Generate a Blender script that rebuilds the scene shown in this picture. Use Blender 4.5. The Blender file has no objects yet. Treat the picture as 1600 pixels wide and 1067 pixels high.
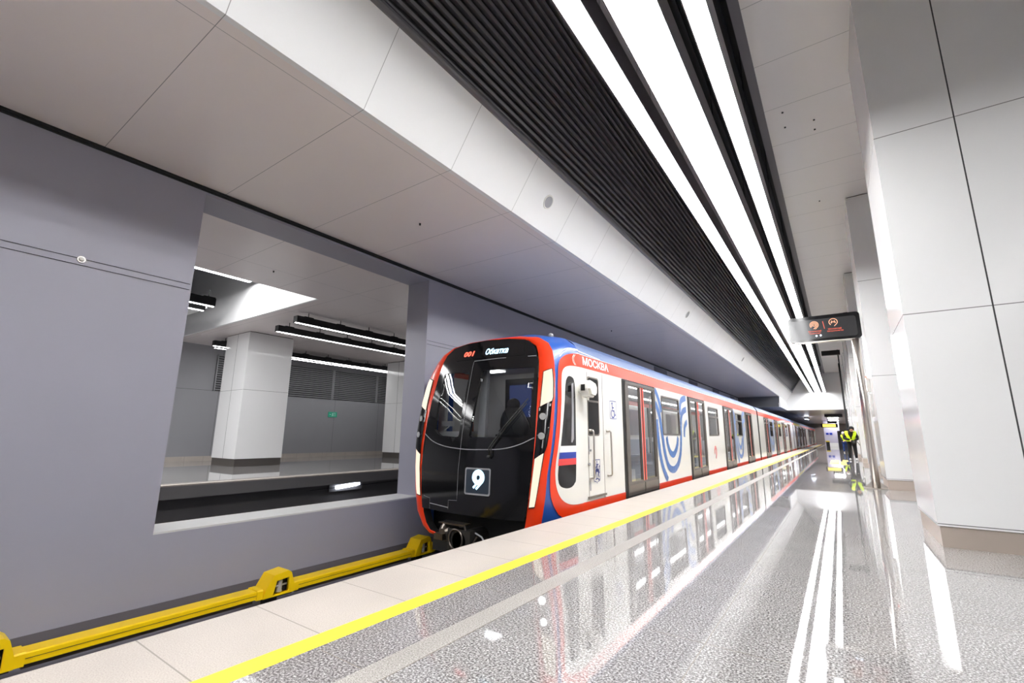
import bpy, bmesh, math, random
from mathutils import Vector, Matrix
from mathutils.geometry import delaunay_2d_cdt
random.seed(7)
PI = math.pi
S = bpy.context.scene
COL = S.collection

# ------------------------------------------------------------------ camera, world, exposure
cam_d = bpy.data.cameras.new('camera'); cam = bpy.data.objects.new('camera', cam_d); COL.objects.link(cam)
YAW, PIT, ROL, FPX = 0.613505735, 0.200652351, 0.00953687671, 714.310845
cy, sy, cp, sp, cr, sr = math.cos(YAW), math.sin(YAW), math.cos(PIT), math.sin(PIT), math.cos(ROL), math.sin(ROL)
fw = Vector((-sy*cp, cy*cp, sp)); rt = Vector((cy, sy, 0)); up = rt.cross(fw)
r2 = cr*rt+sr*up; u2 = -sr*rt+cr*up
cam.matrix_world = Matrix(((r2.x, u2.x, -fw.x, 0), (r2.y, u2.y, -fw.y, 0), (r2.z, u2.z, -fw.z, 1.0), (0, 0, 0, 1)))
cam_d.sensor_width = 36; cam_d.lens = FPX/1600*36; cam_d.clip_start = .05; cam_d.clip_end = 300
S.camera = cam
w = bpy.data.worlds.new('world'); S.world = w; w.use_nodes = True
w.node_tree.nodes['Background'].inputs[0].default_value = (.6, .6, .65, 1)
w.node_tree.nodes['Background'].inputs[1].default_value = .005
S.view_settings.view_transform = 'Standard'; S.view_settings.look = 'None'
S.view_settings.gamma = 1; S.view_settings.use_curve_mapping = False
S.view_settings.exposure = 0.0
STRIP_POWER = 24.5        # the linear lamps over our platform
FAR_POWER = 20.0           # the lamps of the platform across the tracks

# ------------------------------------------------------------------ materials
def lin(c): return tuple((x/12.92 if x <= .04045 else ((x+.055)/1.055)**2.4) for x in c)
def rgb(r, g, b): return lin((r/255, g/255, b/255))
def mat(name, col=(.8, .8, .8), rough=.5, metal=0, emit=None, es=0, spec=.5, coat=0):
    m = bpy.data.materials.new(name); m.use_nodes = True
    b = m.node_tree.nodes['Principled BSDF']
    b.inputs['Base Color'].default_value = (*col, 1); b.inputs['Roughness'].default_value = rough
    b.inputs['Metallic'].default_value = metal; b.inputs['Specular IOR Level'].default_value = spec
    b.inputs['Coat Weight'].default_value = coat; b.inputs['Coat Roughness'].default_value = .04
    if emit: b.inputs['Emission Color'].default_value = (*emit, 1); b.inputs['Emission Strength'].default_value = es
    return m
def N(m, t, **k):
    n = m.node_tree.nodes.new(t)
    for a, v in k.items(): setattr(n, a, v)
    return n
def L(m, a, b): m.node_tree.links.new(a, b)
def mathn(m, op, a, b=None):
    n = N(m, 'ShaderNodeMath', operation=op)
    for i, v in enumerate((a, b)):
        if v is None: continue
        if isinstance(v, (int, float)): n.inputs[i].default_value = v
        else: L(m, v, n.inputs[i])
    return n.outputs[0]
def seam_mask(m, seams):
    tc = N(m, 'ShaderNodeTexCoord'); sx = N(m, 'ShaderNodeSeparateXYZ'); L(m, tc.outputs['Object'], sx.inputs[0])
    out = None
    for ax, pitch, off, wd in seams:
        c = sx.outputs[ax]
        if pitch: # repeated lines
            f = mathn(m, 'FRACT', mathn(m, 'DIVIDE', mathn(m, 'SUBTRACT', c, off-pitch*200), pitch))
            d = mathn(m, 'MULTIPLY', mathn(m, 'SUBTRACT', .5, mathn(m, 'ABSOLUTE', mathn(m, 'SUBTRACT', f, .5))), pitch)
        else: d = mathn(m, 'ABSOLUTE', mathn(m, 'SUBTRACT', c, off))
        k = mathn(m, 'LESS_THAN', d, wd/2)
        out = k if out is None else mathn(m, 'MAXIMUM', out, k)
    return out
def panel_mat(name, col, rough, seams, seamcol=(.08, .08, .08), spec=.5, metal=0, var=.03, wav=0):
    m = mat(name, col, rough, metal, spec=spec); b = m.node_tree.nodes['Principled BSDF']
    tc = N(m, 'ShaderNodeTexCoord'); nz = N(m, 'ShaderNodeTexNoise'); nz.inputs['Scale'].default_value = 1.2; nz.inputs['Detail'].default_value = 4
    L(m, tc.outputs['Object'], nz.inputs['Vector'])
    cr_ = N(m, 'ShaderNodeMixRGB'); cr_.inputs[1].default_value = (*[c*(1-var) for c in col], 1); cr_.inputs[2].default_value = (*[min(1, c*(1+var)) for c in col], 1)
    L(m, nz.outputs['Fac'], cr_.inputs[0]); last = cr_.outputs[0]
    if seams:
        mk = seam_mask(m, seams); mx = N(m, 'ShaderNodeMixRGB'); L(m, mk, mx.inputs[0]); L(m, last, mx.inputs[1]); mx.inputs[2].default_value = (*seamcol, 1); last = mx.outputs[0]
    L(m, last, b.inputs['Base Color'])
    if wav:
        n2 = N(m, 'ShaderNodeTexNoise'); n2.inputs['Scale'].default_value = .7; L(m, tc.outputs['Object'], n2.inputs['Vector'])
        bp = N(m, 'ShaderNodeBump'); bp.inputs['Strength'].default_value = wav; bp.inputs['Distance'].default_value = .02
        L(m, n2.outputs['Fac'], bp.inputs['Height']); L(m, bp.outputs[0], b.inputs['Normal'])
    return m
def granite(name, dark, mid, light, scale, rough, seams=(), spec=.5, lo=.36, hi=.66, big=.12):
    m = mat(name, mid, rough, spec=spec); b = m.node_tree.nodes['Principled BSDF']
    tc = N(m, 'ShaderNodeTexCoord')
    nz = N(m, 'ShaderNodeTexNoise'); nz.inputs['Scale'].default_value = scale; nz.inputs['Detail'].default_value = 3; nz.inputs['Roughness'].default_value = .7
    L(m, tc.outputs['Object'], nz.inputs['Vector'])
    rp = N(m, 'ShaderNodeValToRGB'); e = rp.color_ramp.elements
    e[0].position = lo; e[0].color = (*dark, 1); e[1].position = hi; e[1].color = (*light, 1)
    k = e.new((lo+hi)/2); k.color = (*mid, 1)
    L(m, nz.outputs['Fac'], rp.inputs[0])
    n2 = N(m, 'ShaderNodeTexNoise'); n2.inputs['Scale'].default_value = 2.5; n2.inputs['Detail'].default_value = 5; L(m, tc.outputs['Object'], n2.inputs['Vector'])
    mx = N(m, 'ShaderNodeMixRGB', blend_type='MULTIPLY'); mx.inputs[0].default_value = 1
    r3 = N(m, 'ShaderNodeValToRGB'); r3.color_ramp.elements[0].position = .3; r3.color_ramp.elements[0].color = (1-big, 1-big, 1-big, 1); r3.color_ramp.elements[1].position = .7
    L(m, n2.outputs['Fac'], r3.inputs[0]); L(m, rp.outputs[0], mx.inputs[1]); L(m, r3.outputs[0], mx.inputs[2]); last = mx.outputs[0]
    if seams:
        mk = seam_mask(m, seams); m2 = N(m, 'ShaderNodeMixRGB'); L(m, mk, m2.inputs[0]); L(m, last, m2.inputs[1]); m2.inputs[2].default_value = (.26, .23, .2, 1); last = m2.outputs[0]
    L(m, last, b.inputs['Base Color'])
    r4 = N(m, 'ShaderNodeMapRange'); r4.inputs[3].default_value = rough*.6; r4.inputs[4].default_value = rough*1.7; L(m, n2.outputs['Fac'], r4.inputs[0]); L(m, r4.outputs[0], b.inputs['Roughness'])
    return m
def glass_mat(name, tint, gl=1.0):
    m = bpy.data.materials.new(name); m.use_nodes = True; nt = m.node_tree
    nt.nodes.remove(nt.nodes['Principled BSDF']); out = nt.nodes['Material Output']
    tr = N(m, 'ShaderNodeBsdfTransparent'); tr.inputs[0].default_value = (*tint, 1)
    g = N(m, 'ShaderNodeBsdfGlossy'); g.inputs['Roughness'].default_value = .015; g.inputs[0].default_value = (gl, gl, gl, 1)
    fr = N(m, 'ShaderNodeFresnel'); fr.inputs[0].default_value = 1.55
    mx = N(m, 'ShaderNodeMixShader'); L(m, fr.outputs[0], mx.inputs[0]); L(m, tr.outputs[0], mx.inputs[1]); L(m, g.outputs[0], mx.inputs[2]); L(m, mx.outputs[0], out.inputs[0])
    return m
def emis(name, col, st): return mat(name, (.02, .02, .02), .5, emit=col, es=st)

M = {}
M['soffit'] = panel_mat('metal soffit panels', rgb(247, 238, 236), .25, [(1, 1.235, 1.094, .006), (0, 0, -3.585, .005), (0, 0, -8.5, .006), (0, 0, -11.2, .012)], (.38,.36,.36), spec=.6, var=.02, wav=.15)
M['fascia'] = panel_mat('white fascia panels', rgb(236, 236, 237), .35, [(1, 1.235, 1.094, .006)], (.35,.35,.35), var=.015)
M['rceil'] = panel_mat('white ceiling panels', rgb(234, 229, 228), .3, [(1, 1.13, 6.70, .007)], (.3,.3,.3), var=.02)
M['column'] = panel_mat('white column cladding', rgb(238, 238, 238), .12, [(2, 2.045, .21, .008)], (.2,.2,.2), var=.015)
M['seam'] = mat('dark joint', (.05, .05, .05), .6)
M['wall'] = panel_mat('grey violet wall', rgb(158, 157, 170), .42, [], var=.03)
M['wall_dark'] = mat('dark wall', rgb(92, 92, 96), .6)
M['farwall'] = panel_mat('grey far wall', rgb(150, 150, 154), .5, [(1, 2.4, .3, .01), (2, 2.5, 2.45, .01)], var=.05)
M['slat'] = mat('black anodised slat', rgb(98, 96, 100), .35)
M['black'] = mat('matt black', (.012, .012, .013), .6)
M['housing'] = mat('dark lamp housing', rgb(104, 100, 106), .4)
M['grey_tray'] = mat('grey tray metal', rgb(150, 150, 155), .5)
M['tray'] = mat('pale tray metal', rgb(235, 232, 240), .4)
M['strip_far'] = emis('lamp diffuser beyond', (1, 1, 1), STRIP_POWER*.12)
M['recess_strip'] = emis('recess lamp', (1, 1, 1), FAR_POWER*1.5)
M['strip'] = emis('lamp diffuser', (1, 1, 1), STRIP_POWER)
M['far_strip'] = emis('far lamp diffuser', (1, 1, 1), FAR_POWER)
M['floor'] = granite('polished grey granite', rgb(76, 72, 72), rgb(152, 149, 148), rgb(222, 220, 219), 95, .022, [(1, 1.15, .3, .005), (0, 0, -.65, .004), (0, 0, -1.665, .012)], spec=1.0)
M['floor_dark'] = granite('speckled dark granite', rgb(74, 70, 71), rgb(142, 138, 138), rgb(214, 211, 210), 95, .022, [(1, 1.15, .3, .005), (0, 0, -1.66, .012)], spec=1.0)
M['band'] = granite('bush hammered strip', rgb(110, 106, 102), rgb(160, 155, 150), rgb(192, 188, 182), 140, .5)
M['coping'] = granite('pale beige coping stone', rgb(172, 162, 153), rgb(190, 181, 173), rgb(200, 192, 184), 160, .45, [(1, .573, .977, .007)], big=.14)
M['yellow_line'] = mat('yellow paint', rgb(236, 210, 62), .5)
M['concrete'] = panel_mat('grey concrete', rgb(120, 118, 118), .8, [], var=.1)
M['ballast'] = panel_mat('dark concrete', rgb(96, 94, 94), .85, [], var=.2)
M['sill'] = panel_mat('pale sill', rgb(205, 205, 205), .6, [], var=.03)
M['steel'] = mat('brushed steel', rgb(190, 184, 178), .28, 1)
M['plinth'] = mat('brushed steel plinth', rgb(206, 192, 180), .35, .55)
M['farplinth'] = mat('dark steel plinth', rgb(120, 115, 110), .4, .8)
M['rail_yellow'] = mat('yellow grp cover', rgb(255, 212, 8), .4)
M['darksteel'] = mat('dark steel', rgb(70, 68, 66), .45, .7)
M['rail'] = mat('rail steel', rgb(120, 112, 105), .35, 1)
M['red'] = mat('red paint', rgb(238, 58, 14), .3, coat=.2)
M['blue'] = mat('blue paint', rgb(36, 84, 168), .3, coat=.2)
M['roof'] = mat('roof blue', rgb(76, 98, 142), .5)
M['white'] = mat('white paint', rgb(233, 232, 227), .25, coat=.5)
M['nose_black'] = mat('gloss black', (.006, .006, .007), .09)
M['rubber'] = mat('black rubber', (.012, .012, .012), .55)
M['doorframe'] = mat('grey door frame', rgb(104, 98, 94), .4, .3)
M['doorkick'] = mat('grey kick panel', rgb(122, 114, 106), .4, .5)
M['glass_dark'] = glass_mat('windscreen glass', (.72, .74, .76))
M['glass'] = glass_mat('window glass', (.86, .88, .88))
M['swirl'] = mat('swirl blue', rgb(62, 110, 178), .3)
M['navy'] = mat('navy', rgb(24, 38, 120), .3)
M['flag_w'] = mat('flag white', rgb(244, 244, 244), .3); M['flag_b'] = mat('flag blue', rgb(30, 60, 160), .3); M['flag_r'] = mat('flag red', rgb(226, 70, 70), .3)
M['frame_light'] = emis('warm white running light', (1, .85, .66), 1.1)
M['led_red'] = emis('red led', (1, .10, .06), 3.2)
M['led_blue'] = emis('blue white led', (.5, .78, 1), 3.0)
M['led_glow'] = emis('blue badge backlight', (.01, .10, .24), .09)
M['led_orange'] = emis('orange led', (1, .12, .05), 1.1)
M['led_cream'] = emis('cream led', (1, .42, .24), 1.4)
M['lens'] = mat('lamp lens', (.75, .75, .75), .1, .6)
M['screen'] = mat('display face', rgb(52, 52, 54), .12)
M['int_wall'] = mat('interior wall', rgb(214, 214, 214), .4)
M['int_grey'] = mat('interior grey', rgb(190, 194, 198), .5)
M['int_dark'] = mat('interior dark', rgb(34, 36, 40), .5)
M['seat'] = mat('seat fabric', rgb(150, 160, 178), .7)
M['int_lamp'] = emis('interior lamp', (1, 1, 1), 6)
M['screen_blue'] = emis('cab monitor', (.05, .10, .35), .35)
M['skin'] = mat('skin', rgb(205, 160, 135), .5)
M['cloth'] = mat('black cloth', rgb(22, 22, 26), .85)
M['jeans'] = mat('blue trousers', rgb(36, 62, 120), .85)
M['hivis'] = mat('hi vis yellow', rgb(222, 255, 30), .6, emit=None)
M['reflect'] = mat('reflective tape', rgb(225, 225, 220), .4)
M['shoe'] = mat('white shoe', rgb(225, 225, 225), .6)
M['copper'] = mat('copper brown', rgb(150, 80, 45), .5)
M['sign_yellow'] = emis('lit yellow sign', (1, .8, .15), 1.6)
M['sign_blue'] = mat('blue sign', rgb(40, 60, 170), .4)
M['green'] = emis('green exit sign', (.02, .4, .25), .5)
M['tan'] = mat('tan wall', rgb(176, 166, 160), .4)
M['lav'] = mat('lavender wall', rgb(196, 192, 212), .4)
M['bluelamp'] = emis('cold lamp', (.8, .86, 1), 8)

# ------------------------------------------------------------------ mesh helpers (all coordinates in metres, world)
class MB:
    def __init__(s): s.v = []; s.f = []; s.m = []
    def add(s, v, f, mi=0):
        o = len(s.v); s.v += [tuple(p) for p in v]; s.f += [tuple(i+o for i in q) for q in f]; s.m += [mi]*len(f); return s
    def box(s, x0, x1, y0, y1, z0, z1, mi=0):
        v = [(x0, y0, z0), (x1, y0, z0), (x1, y1, z0), (x0, y1, z0), (x0, y0, z1), (x1, y0, z1), (x1, y1, z1), (x0, y1, z1)]
        return s.add(v, [(0, 3, 2, 1), (4, 5, 6, 7), (0, 1, 5, 4), (1, 2, 6, 5), (2, 3, 7, 6), (3, 0, 4, 7)], mi)
    def quad(s, a, b, c, d, mi=0): return s.add([a, b, c, d], [(0, 1, 2, 3)], mi)
    def tube(s, pts, r, n=10, mi=0, caps=True):
        pts = [Vector(p) for p in pts]; rings = []
        rr = r if isinstance(r, (list, tuple)) else [r]*len(pts)
        prev = None
        for i, p in enumerate(pts):
            t = (pts[min(i+1, len(pts)-1)]-pts[max(i-1, 0)]).normalized()
            a = prev if prev is not None else (Vector((0, 0, 1)) if abs(t.z) < .9 else Vector((1, 0, 0)))
            u = t.cross(a).normalized(); v = u.cross(t).normalized(); prev = v
            rings.append([p+rr[i]*(math.cos(2*PI*k/n)*u+math.sin(2*PI*k/n)*v) for k in range(n)])
        V = [q for g in rings for q in g]; F = []
        for i in range(len(pts)-1):
            for k in range(n): F.append((i*n+k, i*n+(k+1) % n, (i+1)*n+(k+1) % n, (i+1)*n+k))
        if caps: F += [tuple(range(n))[::-1], tuple((len(pts)-1)*n+k for k in range(n))]
        return s.add(V, F, mi)
    def prism(s, loop, fn, a, b, mi=0):   # loop of 2D points; fn(u,v,t)->xyz ; extruded from t=a to t=b
        n = len(loop); V = [fn(u, v, a) for u, v in loop]+[fn(u, v, b) for u, v in loop]
        F = [tuple(range(n))[::-1], tuple(range(n, 2*n))]+[(k, (k+1) % n, n+(k+1) % n, n+k) for k in range(n)]
        return s.add(V, F, mi)
    def sphere(s, c, r, n=12, m=8, mi=0, sc=(1, 1, 1)):
        V = [(c[0], c[1], c[2]+r*sc[2])]; F = []
        for i in range(1, m):
            for k in range(n):
                t = PI*i/m; p = 2*PI*k/n; V.append((c[0]+r*sc[0]*math.sin(t)*math.cos(p), c[1]+r*sc[1]*math.sin(t)*math.sin(p), c[2]+r*sc[2]*math.cos(t)))
        V.append((c[0], c[1], c[2]-r*sc[2]))
        for k in range(n): F.append((0, 1+k, 1+(k+1) % n)); F.append((len(V)-1, 1+(m-2)*n+(k+1) % n, 1+(m-2)*n+k))
        for i in range(m-2):
            for k in range(n): F.append((1+i*n+k, 1+(i+1)*n+k, 1+(i+1)*n+(k+1) % n, 1+i*n+(k+1) % n))
        return s.add(V, F, mi)
def origin_of(p):
    v = Vector((0, 0, 0))
    while p: v += p.location; p = p.parent
    return v
def obj(name, mb, mats, parent=None, smooth=False, loc=None):
    org = origin_of(parent) if parent else Vector(loc or (0, 0, 0))
    me = bpy.data.meshes.new(name); me.from_pydata([tuple(Vector(v)-org) for v in mb.v], [], mb.f)
    if not isinstance(mats, (list, tuple)): mats = [mats]
    for m in mats: me.materials.append(m)
    for i, p in enumerate(me.polygons): p.material_index = mb.m[i]; p.use_smooth = smooth
    bm = bmesh.new(); bm.from_mesh(me)
    if smooth: bmesh.ops.remove_doubles(bm, verts=bm.verts, dist=.00005)
    bmesh.ops.recalc_face_normals(bm, faces=bm.faces); bm.to_mesh(me); bm.free(); me.update()
    o = bpy.data.objects.new(name, me); COL.objects.link(o)
    if parent: o.parent = parent
    elif loc: o.location = loc
    return o
def tag(o, label, cat=None, group=None, kind=None):
    o['label'] = label
    if cat: o['category'] = cat
    if group: o['group'] = group
    if kind: o['kind'] = kind
    return o
def thing(name, loc, label, cat, group=None):
    o = bpy.data.objects.new(name, None); o.empty_display_size = .1; COL.objects.link(o); o.location = loc
    return tag(o, label, cat, group)
def struct(name, mb, mats, label=None):
    o = obj(name, mb, mats); o['kind'] = 'structure'
    if label: o['label'] = label
    return o
def dup(root, loc, label=None):
    def cp_(o, par):
        c = o.copy(); COL.objects.link(c); c.parent = par
        for ch in o.children: cp_(ch, c)
        return c
    c = cp_(root, None); c.location = loc
    if label: c['label'] = label
    return c
def inside(p, loop):
    x, y = p; r = False; n = len(loop)
    for i in range(n):
        x1, y1 = loop[i]; x2, y2 = loop[(i+1) % n]
        if (y1 > y) != (y2 > y) and x < (x2-x1)*(y-y1)/(y2-y1)+x1: r = not r
    return r
def cdt(loop, holes=(), step=0.):
    vs = []; es = []
    for lp in [loop]+list(holes):
        o = len(vs)
        pts = []
        for i in range(len(lp)):
            a, b = lp[i], lp[(i+1) % len(lp)]; d = math.dist(a, b)
            k = max(1, int(d/step)) if step else 1
            pts += [(a[0]+(b[0]-a[0])*j/k, a[1]+(b[1]-a[1])*j/k) for j in range(k)]
        vs += pts; es += [(o+i, o+(i+1) % len(pts)) for i in range(len(pts))]
    if step:
        xs = [p[0] for p in loop]; ys = [p[1] for p in loop]
        x = min(xs)+step/2
        while x < max(xs):
            y = min(ys)+step/2
            while y < max(ys):
                if inside((x, y), loop) and not any(inside((x, y), h) for h in holes): vs.append((x, y))
                y += step
            x += step
    r = delaunay_2d_cdt([Vector(v) for v in vs], es, [], 0, 1e-6)
    V = [tuple(v) for v in r[0]]; F = []
    for f in r[2]:
        c = (sum(V[i][0] for i in f)/len(f), sum(V[i][1] for i in f)/len(f))
        if inside(c, loop) and not any(inside(c, h) for h in holes): F.append(tuple(f))
    return V, F
def sheet(mb, loop, fn, holes=(), step=0., mi=0):
    V, F = cdt(loop, holes, step); return mb.add([fn(u, v) for u, v in V], F, mi)
def rrect(x0, y0, x1, y1, r, n=5):
    out = []
    for cx, cy_, a in ((x1-r, y0+r, -90), (x1-r, y1-r, 0), (x0+r, y1-r, 90), (x0+r, y0+r, 180)):
        for k in range(n+1):
            t = math.radians(a+90*k/n); out.append((cx+r*math.cos(t), cy_+r*math.sin(t)))
    return out
def circ(cx, cy_, r, n=20, ry=None): return [(cx+r*math.cos(2*PI*k/n), cy_+(ry or r)*math.sin(2*PI*k/n)) for k in range(n)]
def ribbon(mb, pts, wd, fn, mi=0):
    P = [Vector(p) for p in pts]; V = []; n = len(P)
    for i, p in enumerate(P):
        t = (P[min(i+1, n-1)]-P[max(i-1, 0)]).normalized(); q = Vector((-t.y, t.x)); ww = wd[i] if isinstance(wd, (list, tuple)) else wd
        V += [fn(*(p+q*ww/2)), fn(*(p-q*ww/2))]
    return mb.add(V, [(2*i, 2*i+1, 2*i+3, 2*i+2) for i in range(n-1)], mi)
def smoothline(pts, k=8):   # Catmull-Rom
    P = [Vector(p) for p in pts]; P = [2*P[0]-P[1]]+P+[2*P[-1]-P[-2]]; out = []
    for i in range(1, len(P)-2):
        for j in range(k):
            t = j/k; a, b, c, d = P[i-1:i+3]
            out.append(.5*((2*b)+(c-a)*t+(2*a-5*b+4*c-d)*t*t+(3*b-a-3*c+d)*t**3))
    return out+[P[-2]]
def text_in(mb, s, box, fn, mi=0, shear=0, bold=0):
    cu = bpy.data.curves.new('t', 'FONT'); cu.body = s; cu.size = 1; cu.shear = shear; cu.offset = bold; cu.resolution_u = 2
    o = bpy.data.objects.new('t', cu); COL.objects.link(o); bpy.context.view_layer.update()
    me = bpy.data.meshes.new_from_object(o.evaluated_get(bpy.context.evaluated_depsgraph_get()))
    vs = [v.co.copy() for v in me.vertices]; fs = [tuple(p.vertices) for p in me.polygons]
    bpy.data.objects.remove(o); bpy.data.curves.remove(cu); bpy.data.meshes.remove(me)
    if not vs: return
    x0, x1 = min(v.x for v in vs), max(v.x for v in vs); y0, y1 = min(v.y for v in vs), max(v.y for v in vs)
    u0, v0, u1, v1 = box
    mb.add([fn(u0+(v.x-x0)/(x1-x0)*(u1-u0), v0+(v.y-y0)/(y1-y0)*(v1-v0)) for v in vs], fs, mi)
def interp(t, xs, ys):
    if t <= xs[0]: return ys[0]
    for i in range(1, len(xs)):
        if t <= xs[i]: return ys[i-1]+(ys[i]-ys[i-1])*(t-xs[i-1])/(xs[i]-xs[i-1])
    return ys[-1]

# ------------------------------------------------------------------ the station shell
YN, YE, YF = -12., 46., 96.       # behind us, end of the raised ceiling, end of the station
XE, XW, WB, ZC = -2.91, -6.30, -6.88, 4.05
CW = (.674, 2.0)
RC = 1.337                         # middle of the island platform, between the column faces
mir = lambda x: 2*RC-x
# floors
b = MB(); b.box(-1.665, mir(-1.665), YN, YF, -.3, 0); struct('floor', b, M['floor'], 'polished grey speckled granite platform floor')
b = MB(); b.box(-2.14, -1.80, YN, YF, -.3, 0, 0); struct('trim_1', b, M['floor_dark'], 'dark speckled granite strip beside the yellow line')
b = MB(); b.box(-1.80, -1.665, YN, YF, -.3, 0); struct('trim_2', b, M['band'], 'rough pale tactile strip set in the granite floor')
b = MB(); b.box(XE, -2.27, YN, YF, -.16, 0); struct('trim_3', b, M['coping'], 'pale beige stone coping along the platform edge')
b = MB(); b.box(-2.27, -2.14, YN, YF, -.3, 0); struct('trim_4', b, M['yellow_line'], 'yellow safety line along the platform')
b = MB(); b.box(XE+.12, -2.27, YN, YF, -1.25, -.16); b.box(-2.27, mir(-2.27), YN, YF, -1.25, -.3); b.box(mir(-1.665), mir(XE), YN, YF, -.3, 0)
b.box(WB-4.4, XE+.12, YN, YF, -1.6, -1.25, 1); b.box(mir(XE)-.2, 9.2, YN, YF, -1.6, -1.25, 1)
struct('floor_track', b, [M['concrete'], M['ballast']], 'concrete track bed below the platform edge')
# soffit over the tracks
b = MB(); b.box(XW+.0, -3.47, YN, 40.4, ZC, ZC+.25); b.box(XW, -3.51, 40.4, YE, 3.25, 3.55); b.box(XW, -3.42, YE+.16, YF, 3.252, 3.55)
struct('ceiling', b, M['soffit'], 'satin metal soffit panels above the track')
b = MB(); b.box(WB, XW, YN, YF, ZC, ZC+.25); b.box(XW-.0, XW+.05, YN, 40.4, ZC-.03, ZC-.001)
b.box(XW, XW+.03, YN, 40.4, ZC-.045, ZC-.03)
struct('trim_5', b, M['black'], 'dark shadow gap along the top of the wall')
# leaning fascia: white lower part
SX0, SZ0, SX1, SZ1 = -3.41, ZC, -2.95, 4.75
def slope_x(z): return SX0+(SX1-SX0)*(z-SZ0)/(SZ1-SZ0)
b = MB()
def leaning(b, z0, z1, y0, y1, t=.06, m=lambda x: x, mi=0):
    xa, xb = slope_x(z0), slope_x(z1)
    loop = [(xa, z0), (xb, z1), (xb-t, z1), (xa-t, z0)]
    b.prism(loop, lambda u, v, q: (m(u), q, v), y0, y1, mi)
leaning(b, SZ0, SZ1, YN, YE)
b.prism([(SX0, SZ0+.02), (SX0, 3.25), (SX0-.1, 3.25), (SX0-.06, SZ0)], lambda u, v, q: (u, q, v), 40.4, YE)
struct('wall_fascia', b, M['fascia'], 'white leaning fascia along the ceiling recess')
b = MB(); leaning(b, SZ0, SZ1, YN, YE, m=mir); leaning(b, SZ1, 6.5, YN, YE, m=mir, mi=1); b.box(mir(-3.41), 9.0, YN, YE, ZC, ZC+.2)
b.box(9.0, 9.2, YN, YF, -1.6, ZC+.2)
struct('wall_right', b, [M['fascia'], M['slat']], 'far right side of the hall behind the columns')
# black slatted upper part
b = MB(); dirv = Vector((SX1-SX0, SZ1-SZ0)).normalized(); nrm = Vector((dirv.y, -dirv.x))
Ls = (6.45-SZ1)/dirv.y; p0 = Vector((SX1, SZ1)); pitch = .083; k = 0; t = .05
loop = [p0+nrm*-.10, p0+dirv*Ls+nrm*-.10, p0+dirv*Ls+nrm*-.13, p0+nrm*-.13]
b.prism([tuple(q) for q in loop], lambda u, v, q: (u, q, v), YN, YE, 1)
while t < Ls:
    q = p0+dirv*t
    lp = [q+nrm*.0, q+dirv*.032, q+dirv*.032-nrm*.085, q-nrm*.085]
    b.prism([tuple(a) for a in lp], lambda u, v, s_: (u, s_, v), YN, YE, 0); t += pitch
c = p0+dirv*.015
b.prism([(c.x+.045*math.cos(a), c.y+.045*math.sin(a)) for a in [2*PI*i/12 for i in range(12)]], lambda u, v, q: (u, q, v), YN, YE, 0)
struct('trim_6', b, [M['slat'], M['black']], 'black slatted lining of the ceiling recess')
# top of recess, right ceiling
CE = -.447
b = MB(); b.box(-2.3, CE, YN, YE, 6.9, 7.0)
x = -2.3
while x < CE: b.box(x, x+.03, YN, YE, 6.78, 6.86); x += .12
b.box(CE-.12, CE, YN, YE, 6.25, 6.31, 1); b.box(CE-.03, CE, YN, YE, 6.31, 6.9, 0)
for yy in range(int(YN), int(YE), 1):
    b.box(CE-.06, CE-.03, yy, yy+.04, 6.31, 6.9, 1)
b.box(mir(CE), mir(-2.3), YN, YE, 6.9, 7.0)
struct('trim_7', b, [M['black'], M['housing']], 'black top of the ceiling recess above the lamps')
b = MB(); b.box(CE, mir(CE), YN, YE, 6.27, 6.4); struct('ceiling_panels', b, M['rceil'], 'pale metal ceiling panels beside the columns')
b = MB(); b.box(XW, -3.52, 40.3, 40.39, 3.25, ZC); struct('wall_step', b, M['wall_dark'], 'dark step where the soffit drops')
# end wall of the recess and the low hall behind it
b = MB(); b.box(-3.46, mir(-3.46), YE, YE+.15, 3.25, 7.0); struct('wall_end', b, M['fascia'], 'white end wall of the raised ceiling')
b = MB(); b.box(-3.41, 9.0, YE+.16, YF, 3.252, 3.4); struct('ceiling_far', b, M['soffit'], 'low ceiling at the far end of the station')
b = MB(); b.box(XE, 9, YF, YF+.2, -.1, 3.4); b.box(-19, XE, YF, YF+.2, -1.5, 4.3); struct('wall_back', b, M['tan'])
b = MB(); b.box(-19, 9.2, YN-.2, YN, -1.6, 7.0); struct('wall_front', b, M['wall_dark'])
# wall between the tracks with its openings
ops = [(2.12, 6.09)]+[(19.7+5.75*k, 21.6+5.75*k) for k in range(9)]
b = MB(); y = YN; ZS, ZT = -.10, 3.97
for y0, y1 in ops:
    b.box(WB, XW, y, y0, -1.6, ZC); b.box(WB, XW, y0, y1, -1.6, ZS-.02); b.box(WB, XW, y0, y1, ZT, ZC); y = y1
b.box(WB, XW, y, YF, -1.6, ZC)
struct('wall_left', b, M['wall'], 'grey wall between the two tracks with rectangular openings')
b = MB()
for y0, y1 in ops: b.box(WB, XW-.002, y0, y1, ZS-.02, ZS)
struct('trim_8', b, M['sill'], 'pale sill of the wall opening')

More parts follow.
